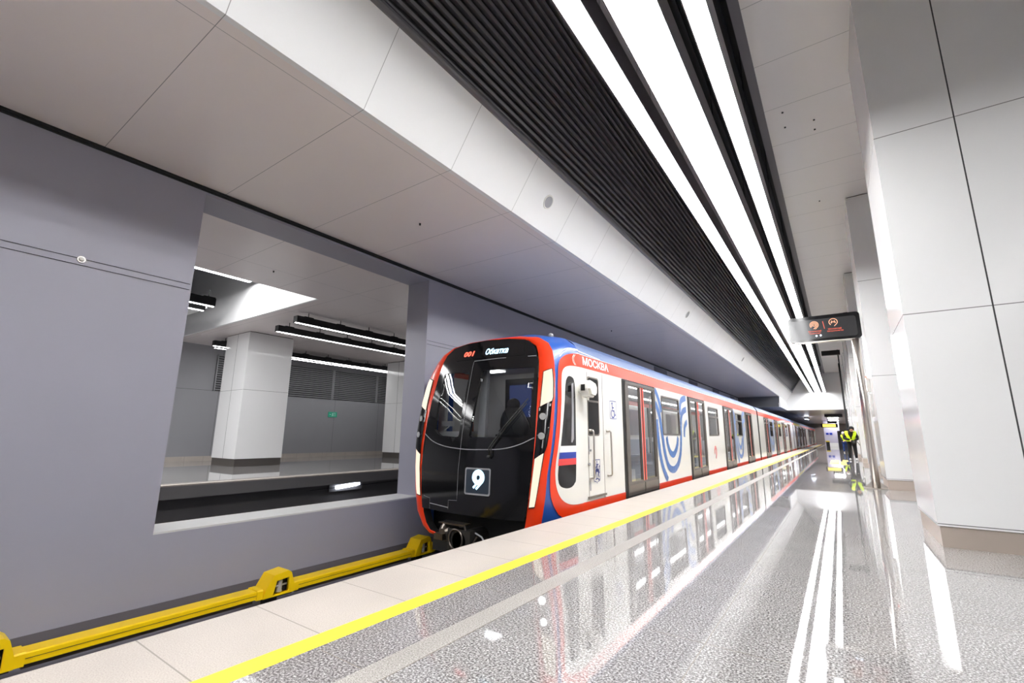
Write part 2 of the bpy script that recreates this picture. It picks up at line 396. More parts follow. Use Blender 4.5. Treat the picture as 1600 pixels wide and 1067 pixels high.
# ------------------------------------------------------------------ platform across the tracks
FX, FWX = -10.4, -18.3
b = MB(); b.box(FWX, FX-.25, YN, YF, -.14, 0, 0); b.box(FX-.25, FX+.0, YN, YF, -.025, 0, 1); b.box(FX-.25, FX-.01, YN, YF, -.14, -.025, 3); b.box(FX-.38, FX-.3, YN, YF, -.145, .004, 2)
b.box(FX-.12, FX-.02, YN, YF, -.26, -.14, 3); b.box(FWX, FX-.5, YN, YF, -1.6, -.14, 4)
struct('floor_opposite', b, [M['floor'], M['coping'], M['band'], M['concrete'], M['ballast']], 'granite platform across the tracks')
b = MB(); b.box(FWX-.2, FWX, YN, YF, -.2, 4.3); struct('wall_opposite', b, M['farwall'], 'grey back wall of the opposite platform')
b = MB(); b.box(FWX, FWX+.03, YN, YF, 0, .16); struct('baseboard_opposite', b, M['coping'])
RY = 5.95*.968; FS = -9.62
b = MB(); b.box(FS, WB, YN, YF, ZC, ZC+.2); b.box(FWX, FS, RY+.06, YF, ZC, ZC+.2); struct('ceiling_opposite', b, M['soffit'], 'satin metal ceiling over the opposite platform')
b = MB(); zt = 5.3; yb = RY-1.5
zt = 6.3; b.box(FWX, FS, RY, RY+.06, ZC, zt)
b.box(FWX, FS, YN, RY, zt, zt+.15, 1)
b.box(FS, FS+.05, YN, RY, ZC+.001, zt, 1)
b.box(FWX, -14.0, YN, RY-.6, ZC+.3, ZC+.4, 0)
struct('wall_recess', b, [M['fascia'], M['wall_dark']], 'white end of the opposite ceiling recess')
# louvres on the far wall
def louvre(y0, y1, label):
    r = thing('wall_louvre', (FWX, y0, 2.45), label, 'louvre', 'louvre panels on the opposite wall')
    b = MB(); b.box(FWX+.002, FWX+.02, y0, y1, 2.45, 3.75); obj('backing', b, M['black'], r)
    b = MB(); z = 2.47
    while z < 3.72:
        b.prism([(.02, z), (.06, z+.02), (.06, z+.045), (.02, z+.03)], lambda u, v, q: (FWX+u, q, v), y0, y1); z += .083
    obj('blades', b, M['farwall'], r)
    b = MB(); b.box(FWX, FWX+.07, y0, y0+.04, 2.45, 3.75); b.box(FWX, FWX+.07, y1-.04, y1, 2.45, 3.75); b.box(FWX, FWX+.07, y0, y1, 3.72, 3.75); obj('frame', b, M['farwall'], r)
for i, y in enumerate([7.3+2.4*k for k in range(6)]):
    louvre(y, y+2.38, ['grey wall louvre left of the big opposite column, beyond the tracks', 'wall louvre just right of the big opposite column', 'second wall louvre right of the opposite column', 'wall louvre above the green exit sign', 'fourth wall louvre right of the opposite column', 'last wall louvre, partly behind the second opposite column'][i])
def column(x0, x1, y0, y1, h, label, name='column', pl='plinth', ph=.19):
    r = thing(name, ((x0+x1)/2, (y0+y1)/2, 0), label, 'column')
    b = MB(); b.box(x0, x1, y0, y1, ph, h); sh = obj('cladding', b, M['column'], r)
    cm = (x0+x1)/2
    b = MB(); b.box(cm-.006, cm+.006, y0-.0015, y0, ph, h); obj('joint', b, M['seam'], r)
    b = MB(); b.box(x0+.015, x1-.015, y0+.015, y1-.015, 0, ph-.006); obj('plinth', b, M[pl], r)
    b = MB(); b.box(x0+.02, x1-.02, y0+.02, y1-.02, h, h+.02); obj('top_gap', b, M['black'], r)
    return r
HC = 6.25
names = ['nearest white clad column with steel plinth at the right edge', 'second white clad column, beside the hanging display pole', 'third white clad column from the camera', 'fourth white clad column, right behind the crouching photographer', 'fifth white clad column from the camera', 'sixth white clad column from the camera', 'seventh white clad column, last before the end wall']
for i in range(7):
    y0 = 6.09+5.87*i; column(CW[0], CW[1], y0, y0+1.38, HC, names[i])
for i, (y0, l) in enumerate([(6.6, 'white square column on the opposite platform, seen whole through the wall opening'), (13.2, 'white square column on the opposite platform, cut by the right side of the opening')]):
    column(-16.0, -14.5, y0, y0+1.4, ZC-.02, l, pl='farplinth', ph=.22)
for k in range(6):
    column(-16.0, -14.5, 19.8+6.6*k, 21.2+6.6*k, ZC-.02, 'white column of the opposite platform far behind the train', pl='farplinth', ph=.22)['group'] = 'far columns behind the train'

# ------------------------------------------------------------------ lamps
def lamp_strip(x0, x1, label, y0=YN+.3, y1=YE-.15, z=4.7, tall=.27, m=lambda x: x, mt='strip'):
    xa, xb = sorted((m(x0), m(x1)))
    r = thing('linear_lamp', ((xa+xb)/2, y0, z), label, 'lamp')
    b = MB(); b.box(xa, xb, y0, y1, z, z+.02); obj('diffuser', b, M[mt], r)
    b = MB(); b.box(xa-.012, xa-.001, y0, y1, z-.005, z+tall); b.box(xb+.001, xb+.012, y0, y1, z-.005, z+tall); b.box(xa-.012, xb+.012, y0, y1, z+tall, z+tall+.02)
    b.box(xa-.012, xb+.012, y1, y1+.02, z-.005, z+tall); obj('housing', b, M['housing'], r)
    y = y0+.6
    while y < y1:
        b = MB(); b.tube([((xa+xb)/2, y, z+tall), ((xa+xb)/2, y, 6.85 if xa > -5 else 6.3)], .008, 6); y += 3; obj('hanger', b, M['black'], r)
    return r
lamp_strip(-1.632, -1.44, 'left and narrow linear ceiling lamp, next to the black slats')
lamp_strip(-1.27, -.895, 'widest linear ceiling lamp, in the middle of the three')
lamp_strip(-.714, -.548, 'right and narrow linear ceiling lamp, next to the pale ceiling panels')
for a, bb in ((-1.632, -1.44), (-1.27, -.895), (-.714, -.548)):
    lamp_strip(a, bb, 'linear ceiling lamp on the far side of the columns', m=mir, mt='strip_far')['group'] = 'lamps beyond the columns'
# grey cable tray seen between the first two lamps
r = thing('cable_tray', (-1.5, YN+.5, 5.2), 'long grey segmented cable tray between the left and middle ceiling lamps', 'cable tray')
b = MB(); y = YN+.5; k = 0
while y < YE-1:
    ln = 1.0 if k % 2 else .45
    b = MB(); b.box(-1.455, -1.43, y, y+ln-.05, 4.98, 5.27); obj('panel', b, M['tray'], r); y += ln; k += 1
b = MB(); b.box(-1.47, -1.456, YN+.5, YE-1, 4.99, 5.27); obj('back_rail', b, M['black'], r)
# suspended twin lamps over the opposite platform
def twin(x, y0, y1, label, z=3.74):
    r = thing('suspended_lamp', (x, y0, ZC), label, 'lamp')
    b = MB(); b.box(x-.09, x+.09, y0, y1, z, z+.17); obj('housing', b, M['black'], r)
    b = MB(); b.box(x-.03, x+.03, y0+.01, y1, z-.008, z); obj('diffuser', b, M['far_strip'], r)
    b = MB(); y = y0+.35
    while y < y1:
        b.tube([(x, y, z+.16), (x, y, ZC)], .012, 6); b.box(x-.05, x+.05, y-.12, y+.12, z+.17, z+.2); y += .95
    obj('hanger', b, M['black'], r)
twin(-12.45, 6.35, 13.2, 'suspended black lamp with white underside, left one of the nearer pair across the tracks')
twin(-11.0, 6.05, 13.2, 'suspended black lamp with white underside, right one of the nearer pair across the tracks')
twin(-16.75, 6.55, 15.5, 'suspended black lamp of the farther pair, nearer to the louvred wall')
twin(-16.35, 6.35, 15.5, 'suspended black lamp of the farther pair, nearer to the column')
twin(-11.0, -2.0, 4.17, 'end of a suspended black lamp at the left edge of the opening, upper one', 3.70)
twin(-12.0, -2.0, 4.35, 'end of a suspended black lamp at the left edge of the opening, lower one', 3.80)
mf = lambda x: -13.3-x
for (p, q), l in zip(((-1.632, -1.44), (-1.27, -.895), (-.714, -.548)), ('thin bright line of the nearest recess lamp above the opposite track', 'wide lamp in the recess of the opposite platform', 'narrow lamp in the recess of the opposite platform, farthest')):
    lamp_strip(p, q, l, y1=RY-.15, z=5.0, tall=.10, m=mf, mt='recess_strip')

# ------------------------------------------------------------------ third rail with its yellow cover
def yellow_bar(y0, y1, label):
    r = thing('third_rail_cover', (-5.95, y0, -1.25), label, 'rail cover', 'yellow third rail covers')
    b = MB(); b.prism([(-5.85, -.945), (-5.85, -.865), (-5.862, -.855), (-6.04, -.855), (-6.05, -.865), (-6.05, -.945)], lambda u, v, q: (u, q, v), y0, y1)
    obj('cover', b, M['rail_yellow'], r)
    b = MB(); b.box(-5.849, -5.846, y0, y1, -.902, -.898); obj('joint', b, M['darksteel'], r)
    b = MB(); b.box(-6.0, -5.92, y0, y1, -1.0, -.946); obj('conductor', b, M['rail'], r)
    return r
hy = [.73+2.44*k for k in range(-1, 6)]
for i, y in enumerate(hy[:-1]):
    yellow_bar(y+.456, y+2.44-.066, ['yellow cover running out of the frame at lower left', 'long yellow third rail cover in the foreground below the wall', 'yellow third rail cover between the two visible clamps before the train', 'yellow third rail cover disappearing under the train front', 'yellow rail cover under the train', 'yellow rail cover under the train'][i])
def hump(y, label):
    r = thing('cover_clamp', (-5.95, y+.2, -1.25), label, 'rail clamp')
    P = [(y, -.955), (y+.03, -.86), (y+.12, -.715), (y+.30, -.69), (y+.34, -.72), (y+.385, -.86), (y+.39, -.955)]
    H = [(y+.12, -.94), (y+.16, -.785), (y+.315, -.77), (y+.32, -.93)]
    b = MB(); sheet(b, P, lambda u, v: (-5.825, u, v), [H]); sheet(b, P, lambda u, v: (-6.08, u, v))
    for lp in (P,):
        for i in range(len(lp)):
            a, c = lp[i], lp[(i+1) % len(lp)]; b.quad((-5.825, *a), (-5.825, *c), (-6.08, *c), (-6.08, *a))
    for i in range(4):
        a, c = H[i], H[(i+1) % 4]; b.quad((-5.825, *a), (-5.825, *c), (-5.86, *c), (-5.86, *a))
    for q in (y-.065, y+.385): b.prism([(-5.838, -.955), (-5.838, -.86), (-5.85, -.845), (-6.05, -.845), (-6.06, -.86), (-6.06, -.955)], lambda u, v, t_: (u, t_, v), q, q+.07)
    obj('cover', b, M['rail_yellow'], r)
    b = MB(); b.box(-6.0, -5.9, y+.11, y+.33, -.94, -.76); obj('cavity', b, M['black'], r)
    b = MB(); b.tube([(-5.885, y+.22, -.925), (-5.885, y+.22, -.90), (-5.885, y+.225, -.80), (-5.885, y+.225, -.785)], [.045, .035, .035, .028], 12)
    b.tube([(-5.87, y+.13, -.86), (-5.87, y+.31, -.85)], .012, 8); obj('insulator', b, M['lens'], r, True)
    b = MB(); b.box(-5.86, -5.84, y+.02, y+.37, -.972, -.956); obj('clip', b, M['darksteel'], r)
    b = MB(); b.box(-5.98, -5.87, y+.06, y+.2, -1.25, -.975); obj('bracket', b, M['black'], r)
for i in range(1, 5): hump(hy[i], ['yellow clamp at the lower left corner', 'arched yellow clamp with silver insulator in the middle of the cover', 'arched yellow clamp just left of the train front', 'yellow clamp under the train'][i-1])
b = MB()
for xr in (-4.34-.79, -4.34+.73): b.box(xr, xr+.07, YN, YF, -1.12, -1.08); b.box(xr+.02, xr+.05, YN, YF, -1.25, -1.12)
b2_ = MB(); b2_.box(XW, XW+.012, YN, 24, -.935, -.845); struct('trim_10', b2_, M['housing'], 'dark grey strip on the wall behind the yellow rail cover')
o = obj('track_rails', b, M['rail']); o['kind'] = 'structure'; o.name = 'trim_9'
# wires and small wall things
for z, l in ((2.76, 'upper thin cable stretched along the wall'), (2.69, 'lower thin cable stretched along the wall')):
    b = MB(); b.tube([(XW+.006, YN, z), (XW+.006, 2.10, z)], .003, 6); b.tube([(XW+.006, 6.1, z), (XW+.006, 19.6, z)], .003, 6); tag(obj('wall_cable', b, M['darksteel'], loc=(XW, 0, z)), l, 'cable')
r = thing('wall_sensor', (XW, 1.10, 2.75), 'small cream button sensor on the wall cables', 'sensor')
b = MB(); b.tube([(XW, 1.10, 2.75), (XW+.02, 1.10, 2.75)], .035, 16); obj('rim', b, M['steel'], r); b = MB(); b.sphere((XW+.02, 1.10, 2.75), .024); obj('lens', b, M['white'], r, True)
r = thing('exit_sign', (FWX, 12.3, 1.75), 'small green exit sign on the opposite wall', 'sign')
b = MB(); b.box(FWX+.005, FWX+.03, 12.0, 12.42, 1.68, 1.9); obj('panel', b, M['green'], r)
b = MB()
mp = lambda u, v: (FWX+.034, u, v)
ribbon(b, [(12.05, 1.79), (12.13, 1.79)], .012, mp); ribbon(b, [(12.17, 1.72), (12.20, 1.79), (12.18, 1.85)], .02, mp); ribbon(b, [(12.24, 1.72), (12.24, 1.86), (12.32, 1.86), (12.32, 1.72)], .014, mp); obj('symbol', b, M['flag_w'], r)
r = thing('fire_point', (FWX, 8.25, 1.8), 'tiny dark green sign beside the right edge of the opposite column', 'sign'); b = MB(); b.box(FWX+.005, FWX+.03, 9.72, 9.9, 1.68, 1.9); obj('panel', b, M['green'], r)
r = thing('emergency_lamp', (-10.8, 7.8, -.38), 'glowing tube lamp under the opposite platform edge', 'lamp')
b = MB(); b.tube([(-10.74, 7.46, -.38), (-10.74, 8.15, -.33)], .05, 12); obj('tube', b, M['bluelamp'], r, True)
b = MB(); b.box(-10.86, -10.80, 7.3, 8.3, -.48, -.26); obj('mount', b, M['ballast'], r)
b = MB(); b.tube([(FX-.13, 6.6, -.36), (FX-.13, 9.5, -.33), (FX-.13, 14, -.36)], .008, 6); tag(obj('hanging_cable', b, M['rubber'], loc=(FX, 7, -.4)), 'thin cable sagging along the edge of the opposite platform', 'cable')
# speakers in the fascia
fn_ = Vector((dirv.y, 0, -dirv.x))
for y, z, l in ((5.42, 4.40, 'round grey loudspeaker grille in the white fascia, nearest'), (13.2, 4.40, 'round loudspeaker grille in the white fascia above the first car'), (22.5, 4.40, 'tiny far loudspeaker grille in the white fascia')):
    x = slope_x(z); r = thing('ceiling_speaker', (x, y, z), l, 'speaker')
    c = Vector((x, y, z)); b = MB(); b.tube([c-fn_*.0, c+fn_*.008], .105, 24); obj('rim', b, M['white'], r); b = MB(); b.tube([c+fn_*.002, c+fn_*.011], .085, 24); obj('grille', b, M['grey_tray'], r)
for x, y, l in ((-4.75, 4.35, 'small dark sensor in the soffit above the wall opening'), (-8.6, 4.2, 'small dark sensor in the ceiling seen through the opening'), (-5.2, 12.5, 'small bright spot lamp in the soffit above the train')):
    r = thing('ceiling_sensor', (x, y, ZC), l, 'sensor'); b = MB(); b.tube([(x, y, ZC), (x, y, ZC-.03)], [.015, .012], 10); obj('body', b, M['rubber'], r)
for i, (x, y) in enumerate([(-.20, 8.0), (-.20, 8.45), (.22, 8.5), (.22, 8.8), (.2, 11.8)]):
    b = MB(); b.tube([(x, y, 6.27), (x, y, 6.255)], .015, 10); tag(obj('sprinkler', b, M['rubber'], loc=(x, y, 6.27)), ['tiny dark ceiling hole nearest to the lamps, front one of a pair', 'tiny dark ceiling hole nearest to the lamps, rear one of a pair', 'tiny dark ceiling hole nearer the columns, front one of a pair', 'tiny dark ceiling hole nearer the columns, rear one of a pair', 'single tiny dark hole further along the pale ceiling'][i], 'sprinkler', 'sprinkler holes in the ceiling')

# ------------------------------------------------------------------ nine shaped logo of arcs, used on the train and on the display
def nine(cx, cy_, R, rings, wd, fn, b, mi=0, cut=(215, 300), tail=.85):
    # arcs open at the lower left; the right end runs on as a straight tail towards the lower left
    for r_ in rings:
        pts = [(cx+r_*R*math.cos(math.radians(a)), cy_+r_*R*math.sin(math.radians(a))) for a in range(cut[0]-5, -46, -10)]
        e = pts[-1]; L_ = R*tail*(1 if r_ > .9 else 1.15)
        pts.append((e[0]-L_*.72, e[1]-L_*.72))
        ribbon(b, pts, wd, fn, mi)

# ------------------------------------------------------------------ the train
CX = -4.34
OZ = [(.577, -.479), (.83, -.457), (.98, -.366), (1.114, -.157), (1.147, 0), (1.184, .2), (1.212, .5), (1.252, .8), (1.262, 1.0), (1.264, 1.2), (1.26, 1.5), (1.23, 1.8), (1.183, 2.0), (1.12, 2.18), (1.03, 2.31), (.84, 2.42), (.48, 2.475), (0, 2.487)]
KZ = [(.577, -.425), (.765, -.39), (.85, -.30), (.915, -.157), (.944, 0), (.973, .2), (1.01, .5), (1.026, .8), (1.028, 1.0), (1.022, 1.2), (1.006, 1.5), (.978, 1.8), (.954, 2.0), (.915, 2.16), (.86, 2.27), (.70, 2.375), (.42, 2.415), (0, 2.43)]
BZ = [(.9, -.5), (1.1, -.5), (1.22, -.42), (1.265, -.157), (1.265, 0), (1.265, .2), (1.265, .5), (1.265, .8), (1.265, 1.0), (1.265, 1.2), (1.265, 1.5), (1.265, 1.8), (1.265, 2.0), (1.25, 2.2), (1.19, 2.33), (1.02, 2.46), (.6, 2.555), (0, 2.58)]
OYz = [-.5, 0, .2, .5, .8, 1.0, 1.2, 1.5, 1.8, 2.0, 2.15, 2.45]; OYv = [5.26, 5.25, 5.25, 5.26, 5.29, 5.32, 5.35, 5.40, 5.46, 5.52, 5.57, 5.66]
KYv = [5.20, 5.19, 5.19, 5.20, 5.23, 5.26, 5.29, 5.35, 5.43, 5.48, 5.52, 5.62]
def dens(A, k=3):
    out = []
    for i in range(len(A)-1):
        for j in range(k): t = j/k; out.append((A[i][0]+(A[i+1][0]-A[i][0])*t, A[i][1]+(A[i+1][1]-A[i][1])*t))
    return out+[A[-1]]
oy = lambda z: interp(z, OYz, OYv); ky = lambda z: interp(z, OYz, KYv)
ow = lambda z: interp(z, [p[1] for p in OZ[:14]], [p[0] for p in OZ[:14]])
kw = lambda z: interp(z, [p[1] for p in KZ[:14]], [p[0] for p in KZ[:14]])
OD, KD = dens(OZ), dens(KZ)
def face_y(x, z): return ky(z)-.14*(1-min(1, abs(x)/1.02)**2)
def sx_(Y, z):     # half width of the body
    if Y >= 6.15: return interp(z, [2.0, 2.2, 2.33], [1.265, 1.25, 1.19])
    Y1 = oy(z); w1 = ow(z); u = max(0, min(1, (Y-Y1)/(6.15-Y1))); wb = interp(z, [2.0, 2.2], [1.265, 1.25])
    return w1+(wb-w1)*(1-(1-u)**2)
def SIDE(off): return lambda Y, z: (CX+sx_(Y, z)+off, Y, z)
def FACE(off): return lambda x, z: (CX+x, face_y(x, z)-off, z)

train = thing('metro_car', (CX, 5.25, -1.08), 'leading metro car with black front, red frame and blue roof', 'train car', 'cars of the metro train')
# front face with two window holes
Lwin = [(-.80, 1.93), (-.77, 1.955), (-.215, 1.937), (-.20, 1.92), (-.197, 1.0), (-.21, .965), (-.26, .955), (-.60, .972), (-.70, 1.01), (-.785, 1.07)]
Rwin = [(.0, .975), (.02, .958), (.86, .962), (.92, 1.0), (.945, 1.07), (.915, 1.92), (.90, 1.94), (.06, 1.94), (.045, 1.925)]
fl = [(p[0]-.002, p[1]) for p in KZ[3:]]; fl = [(kw(-.1)-.002, -.09)]+fl[1:]
loop = fl+[(-a, z) for a, z in fl[::-1][1:]]
b = MB(); sheet(b, loop, FACE(0), [Lwin, Rwin], .11); face_o = obj('front_panel', b, M['nose_black'], train, True)
face_o['label'] = 'glossy black front panel'
b = MB(); sheet(b, Lwin, FACE(-.01), (), .12); obj('windscreen', b, M['glass_dark'], train, True)
b = MB(); sheet(b, Rwin, FACE(-.01), (), .12); obj('windscreen', b, M['glass_dark'], train, True)
# black rubber around the windows
for W in (Lwin, Rwin):
    b = MB()
    for i in range(len(W)):
        a, c = W[i], W[(i+1) % len(W)]; n = max(1, int(math.dist(a, c)/.12))
        for j in range(n):
            p = (a[0]+(c[0]-a[0])*j/n, a[1]+(c[1]-a[1])*j/n); q = (a[0]+(c[0]-a[0])*(j+1)/n, a[1]+(c[1]-a[1])*(j+1)/n)
            b.quad(FACE(0)(*p), FACE(0)(*q), FACE(-.05)(*q), FACE(-.05)(*p))
    obj('window_seal', b, M['rubber'], train)
# red frame
b = MB(); b3_ = MB()
for s in (-1, 1):
    for i in range(len(OD)-1):
        (a0, z0), (a1, z1) = KD[i], KD[i+1]; (c0, y0_), (c1, y1_) = OD[i], OD[i+1]
        def mid(a, z, c, zz, t):  # slightly crowned
            return (CX+s*(a+(c-a)*t+.0), ky(z)+(oy(zz)-ky(z))*t-.03*math.sin(PI*t), z+(zz-z)*t)
        T = [0, .25, .5, .75, 1]
        for j in range(4):
            b.quad(mid(a0, z0, c0, y0_, T[j]), mid(a0, z0, c0, y0_, T[j+1]), mid(a1, z1, c1, y1_, T[j+1]), mid(a1, z1, c1, y1_, T[j]))
    for i in range(0, 4):
        (a0, z0), (a1, z1) = KZ[i], KZ[i+1]
        b3_.quad((CX+s*a0, ky(z0), z0), (CX+s*a1, ky(z1), z1), (CX+s*a1*.97, ky(z1)+.12, z1), (CX+s*a0*.97, ky(z0)+.12, z0))
obj('front_frame', b, M['red'], train, True); obj('inner_lip', b3_, M['rubber'], train)
# nose sides and roof curve: blue base coat
b = MB(); n = 16
for s in (-1, 1):
    for i in range(len(OZ)-1):
        for j in range(n):
            def pt(k, t):
                (a, z), (c, zz) = OZ[k], BZ[k]; Y1 = oy(z); u = t; e = 1-(1-u)**2
                Y = Y1+(6.15-Y1)*u; zq = z+(zz-z)*e; xq = a+(c-a)*e
                return (CX+s*xq, Y, zq)
            b.quad(pt(i, j/n), pt(i+1, j/n), pt(i+1, (j+1)/n), pt(i, (j+1)/n))
obj('nose_shell', b, M['blue'], train, True)
# body side: white wall with openings
def body(parent, y0, y1, doors, wins, y_red0=None, letters=False):
    yr = y_red0 or y0
    for s in (1, -1):
        b = MB(); holes = []
        for d in doors: holes.append([(d-.08, .0601), (d+1.66, .0601), (d+1.66, 1.985), (d-.08, 1.985)])
        # build wall as vertical strips between openings
        edges = [y0]
        for d in doors: edges += [d-.1, d+1.68]
        edges.append(y1)
        x = CX+s*1.265
        for k in range(0, len(edges), 2):
            b = MB(); a, c = edges[k], edges[k+1]
            hs = [rrect(q, 1.015, q+1.36, 1.86, .05, 3) for q in wins if a < q < c]
            sheet(b, [(a, .06), (c, .06), (c, 2.0), (a, 2.0)], lambda u, v: (x, u, v), hs); sp_ = obj('side_panel', b, M['white'], parent)
            b = MB(); b.box(min(x, x-s*.03), max(x, x-s*.03), a, c, -.14, .06); o = obj('lower_band', b, M['red'], sp_); o['label'] = 'red lower band'
        b = MB(); b.quad((CX+s*1.265, yr, 2.0), (CX+s*1.265, y1, 2.0), (CX+s*1.25, y1, 2.2), (CX+s*1.25, yr, 2.2)); o = obj('upper_band', b, M['red'], parent); o['label'] = 'red upper band'
    b = MB(); pr = [(1.25, 2.2), (1.243, 2.22), (1.19, 2.33), (1.12, 2.40), (1.02, 2.46), (.8, 2.52), (.6, 2.555), (.3, 2.574), (0, 2.58)]
    pr2 = pr+[(-a, z) for a, z in pr[::-1][1:]]
    for i in range(len(pr2)-1): b.quad((CX+pr2[i][0], y0, pr2[i][1]), (CX+pr2[i+1][0], y0, pr2[i+1][1]), (CX+pr2[i+1][0], y1, pr2[i+1][1]), (CX+pr2[i][0], y1, pr2[i][1]))
    obj('roof', b, M['roof'], parent, True)
    b = MB(); b.tube([(CX+1.252, yr, 2.2), (CX+1.252, y1, 2.2)], .006, 6); obj('gutter', b, M['flag_w'], parent)
    # ends
    b = MB(); b.prism([(1.262, -.14), (1.262, 2.0), (1.24, 2.2), (1.0, 2.45), (.5, 2.55), (-.5, 2.55), (-1.0, 2.45), (-1.24, 2.2), (-1.262, 2.0), (-1.262, -.14)], lambda u, v, q: (CX+u, q, v), y1-.03, y1-.005); obj('end_wall', b, M['rubber'], parent)
    if y_red0 is None: b = MB(); b.prism([(1.262, -.14), (1.262, 2.0), (1.24, 2.2), (1.0, 2.45), (.5, 2.55), (-.5, 2.55), (-1.0, 2.45), (-1.24, 2.2), (-1.262, 2.0), (-1.262, -.14)], lambda u, v, q: (CX+u, q, v), y0+.005, y0+.03); obj('end_wall', b, M['rubber'], parent)
    b = MB(); b.box(CX-.75, CX+.75, y1, y1+.33, .0, 2.1); obj('gangway', b, M['rubber'], parent)
    # underframe, wheels
    b = MB(); b.box(CX-1.15, CX+1.15, y0+(1.2 if y_red0 else 0), y1, -.5, -.15); b.box(CX-.9, CX+.9, y0+6, y1-6, -.95, -.5); obj('underframe', b, M['black'], parent)
    for yc in (y0+2.2, y1-2.6):
        b = MB(); b.box(CX-.95, CX+.95, yc-1.3, yc+1.3, -.75, -.55); bo = obj('bogie', b, M['darksteel'], parent)
        for dy in (-1.0, 1.0):
            for xr in (-.755, .765): b = MB(); b.tube([(CX+xr-.06, yc+dy, -.66), (CX+xr+.06, yc+dy, -.66)], .42, 20); obj('wheel', b, M['darksteel'], bo)
    # interior
    ya = y0+(.85 if y_red0 else .05)
    b = MB(); b.box(CX-1.22, CX+1.22, ya, y1-.05, -.1, -.02); obj('cabin_floor', b, M['int_grey'], parent)
    b = MB(); b.box(CX-1.2, CX+1.2, ya, y1-.05, 2.12, 2.15); b.quad((CX-1.24, ya, .95), (CX-1.24, y1-.05, .95), (CX-1.24, y1-.05, .02), (CX-1.24, ya, .02)); b.box(CX-1.2, CX+1.2, ya, ya+.04, 0, 2.12); obj('cabin_lining', b, M['int_wall'], parent)
    for xx in (-.5, .5): b = MB(); b.box(CX+xx-.06, CX+xx+.06, ya+.3, y1-.3, 2.10, 2.12); obj('cabin_lamp', b, M['int_lamp'], parent)
    for q in wins:
        for s in (-1, 1): b = MB(); b.box(CX+s*.98-.22, CX+s*.98+.22, q-.35, q+1.7, .0, .42); b.box(CX+s*1.18-.04, CX+s*1.18+.04, q-.35, q+1.7, .42, .88); obj('bench', b, M['seat'], parent)
    for d in doors: b = MB(); b.tube([(CX, d+.8, 0), (CX, d+.8, 2.1)], .018, 8); obj('grab_pole', b, M['steel'], parent)
    # doors
    proto = None
    for s in (1, -1):
        for d in doors:
            if proto is None: proto = o = car_door(parent, d)
            else:
                o = proto.copy(); COL.objects.link(o); o.parent = parent
                for ch in proto.children: c2 = ch.copy(); COL.objects.link(c2); c2.parent = o
                o.location = (proto.location.x, d-doors[0]+proto.location.y, 0) if s == 1 else (0, d-doors[0], 0)
                if s == -1: o.scale = (-1, 1, 1)
    for q in wins: side_window(parent, q)
def car_door(parent, d):
    x = CX+1.265; X = lambda off: (lambda u, v: (x+off, u, v))
    b = MB()
    F = [(d-.10, -.04), (d+1.68, -.04), (d+1.68, 1.99), (d-.10, 1.99)]
    G1 = rrect(d+.18, .20, d+.75, 1.90, .02, 2); G2 = rrect(d+.97, .20, d+1.56, 1.90, .02, 2)
    sheet(b, [(d, -.02), (d+1.66, -.02), (d+1.66, 1.97), (d, 1.97)], X(.012), [G1, G2])
    for W in (G1, G2):
        for i in range(len(W)):
            a, c = W[i], W[(i+1) % len(W)]; b.quad((x+.012, *a), (x+.012, *c), (x-.03, *c), (x-.03, *a))
    b.box(x-.03, x+.02, d, d+.05, -.02, 1.97); b.box(x-.03, x+.02, d+1.61, d+1.66, -.02, 1.97); b.box(x-.03, x+.02, d, d+1.66, 1.92, 1.97)
    o = obj('door', b, M['doorframe'], parent)
    b = MB(); b.box(x-.03, x+.006, d-.10, d, -.04, 1.99); b.box(x-.03, x+.006, d+1.66, d+1.68, -.04, 1.99); b.box(x-.03, x+.012, d-.02, d+1.66, -.14, -.02); b.box(x+.01, x+.016, d+.845, d+.855, -.02, .16)
    obj('door_seal', b, M['rubber'], o)
    b = MB()
    for G in (G1, G2): b = MB(); sheet(b, G, X(-.008)); obj('door_glass', b, M['glass'], o)
    b = MB(); b.box(x+.0125, x+.018, d+.05, d+.83, .02, .15); b.box(x+.0125, x+.018, d+.87, d+1.61, .02, .15); obj('kick_panel', b, M['doorkick'], o)
    b = MB(); b.box(x+.0125, x+.0165, d+.765, d+.955, .19, 1.91, 0)
    for q in (.785, .895): b.box(x+.0165, x+.0185, d+q, d+q+.05, .19, 1.91, 1)
    b.box(x+.0165, x+.0185, d+.775, d+.783, .19, 1.91, 2); b.box(x+.0165, x+.0185, d+.947, d+.953, .19, 1.91, 2)
    o2 = obj('door_stripes', b, [M['rubber'], M['red'], M['flag_w']], o); o2['label'] = 'red vertical stripes'
    return o
def side_window(parent, q):
    x = CX+1.265; W = rrect(q, 1.015, q+1.36, 1.86, .05, 3); I = rrect(q+.04, 1.05, q+1.32, 1.825, .04, 3)
    b = MB(); sheet(b, W, lambda u, v: (x+.008, u, v), [I])
    for i in range(len(I)):
        a, c = I[i], I[(i+1) % len(I)]; b.quad((x+.008, *a), (x+.008, *c), (x-.03, *c), (x-.03, *a))
    b.box(x-.01, x+.006, q+.03, q+1.33, 1.55, 1.60); o = obj('side_window', b, M['doorframe'], parent)
    b = MB(); sheet(b, I, lambda u, v: (x-.012, u, v)); obj('pane', b, M['glass'], o)
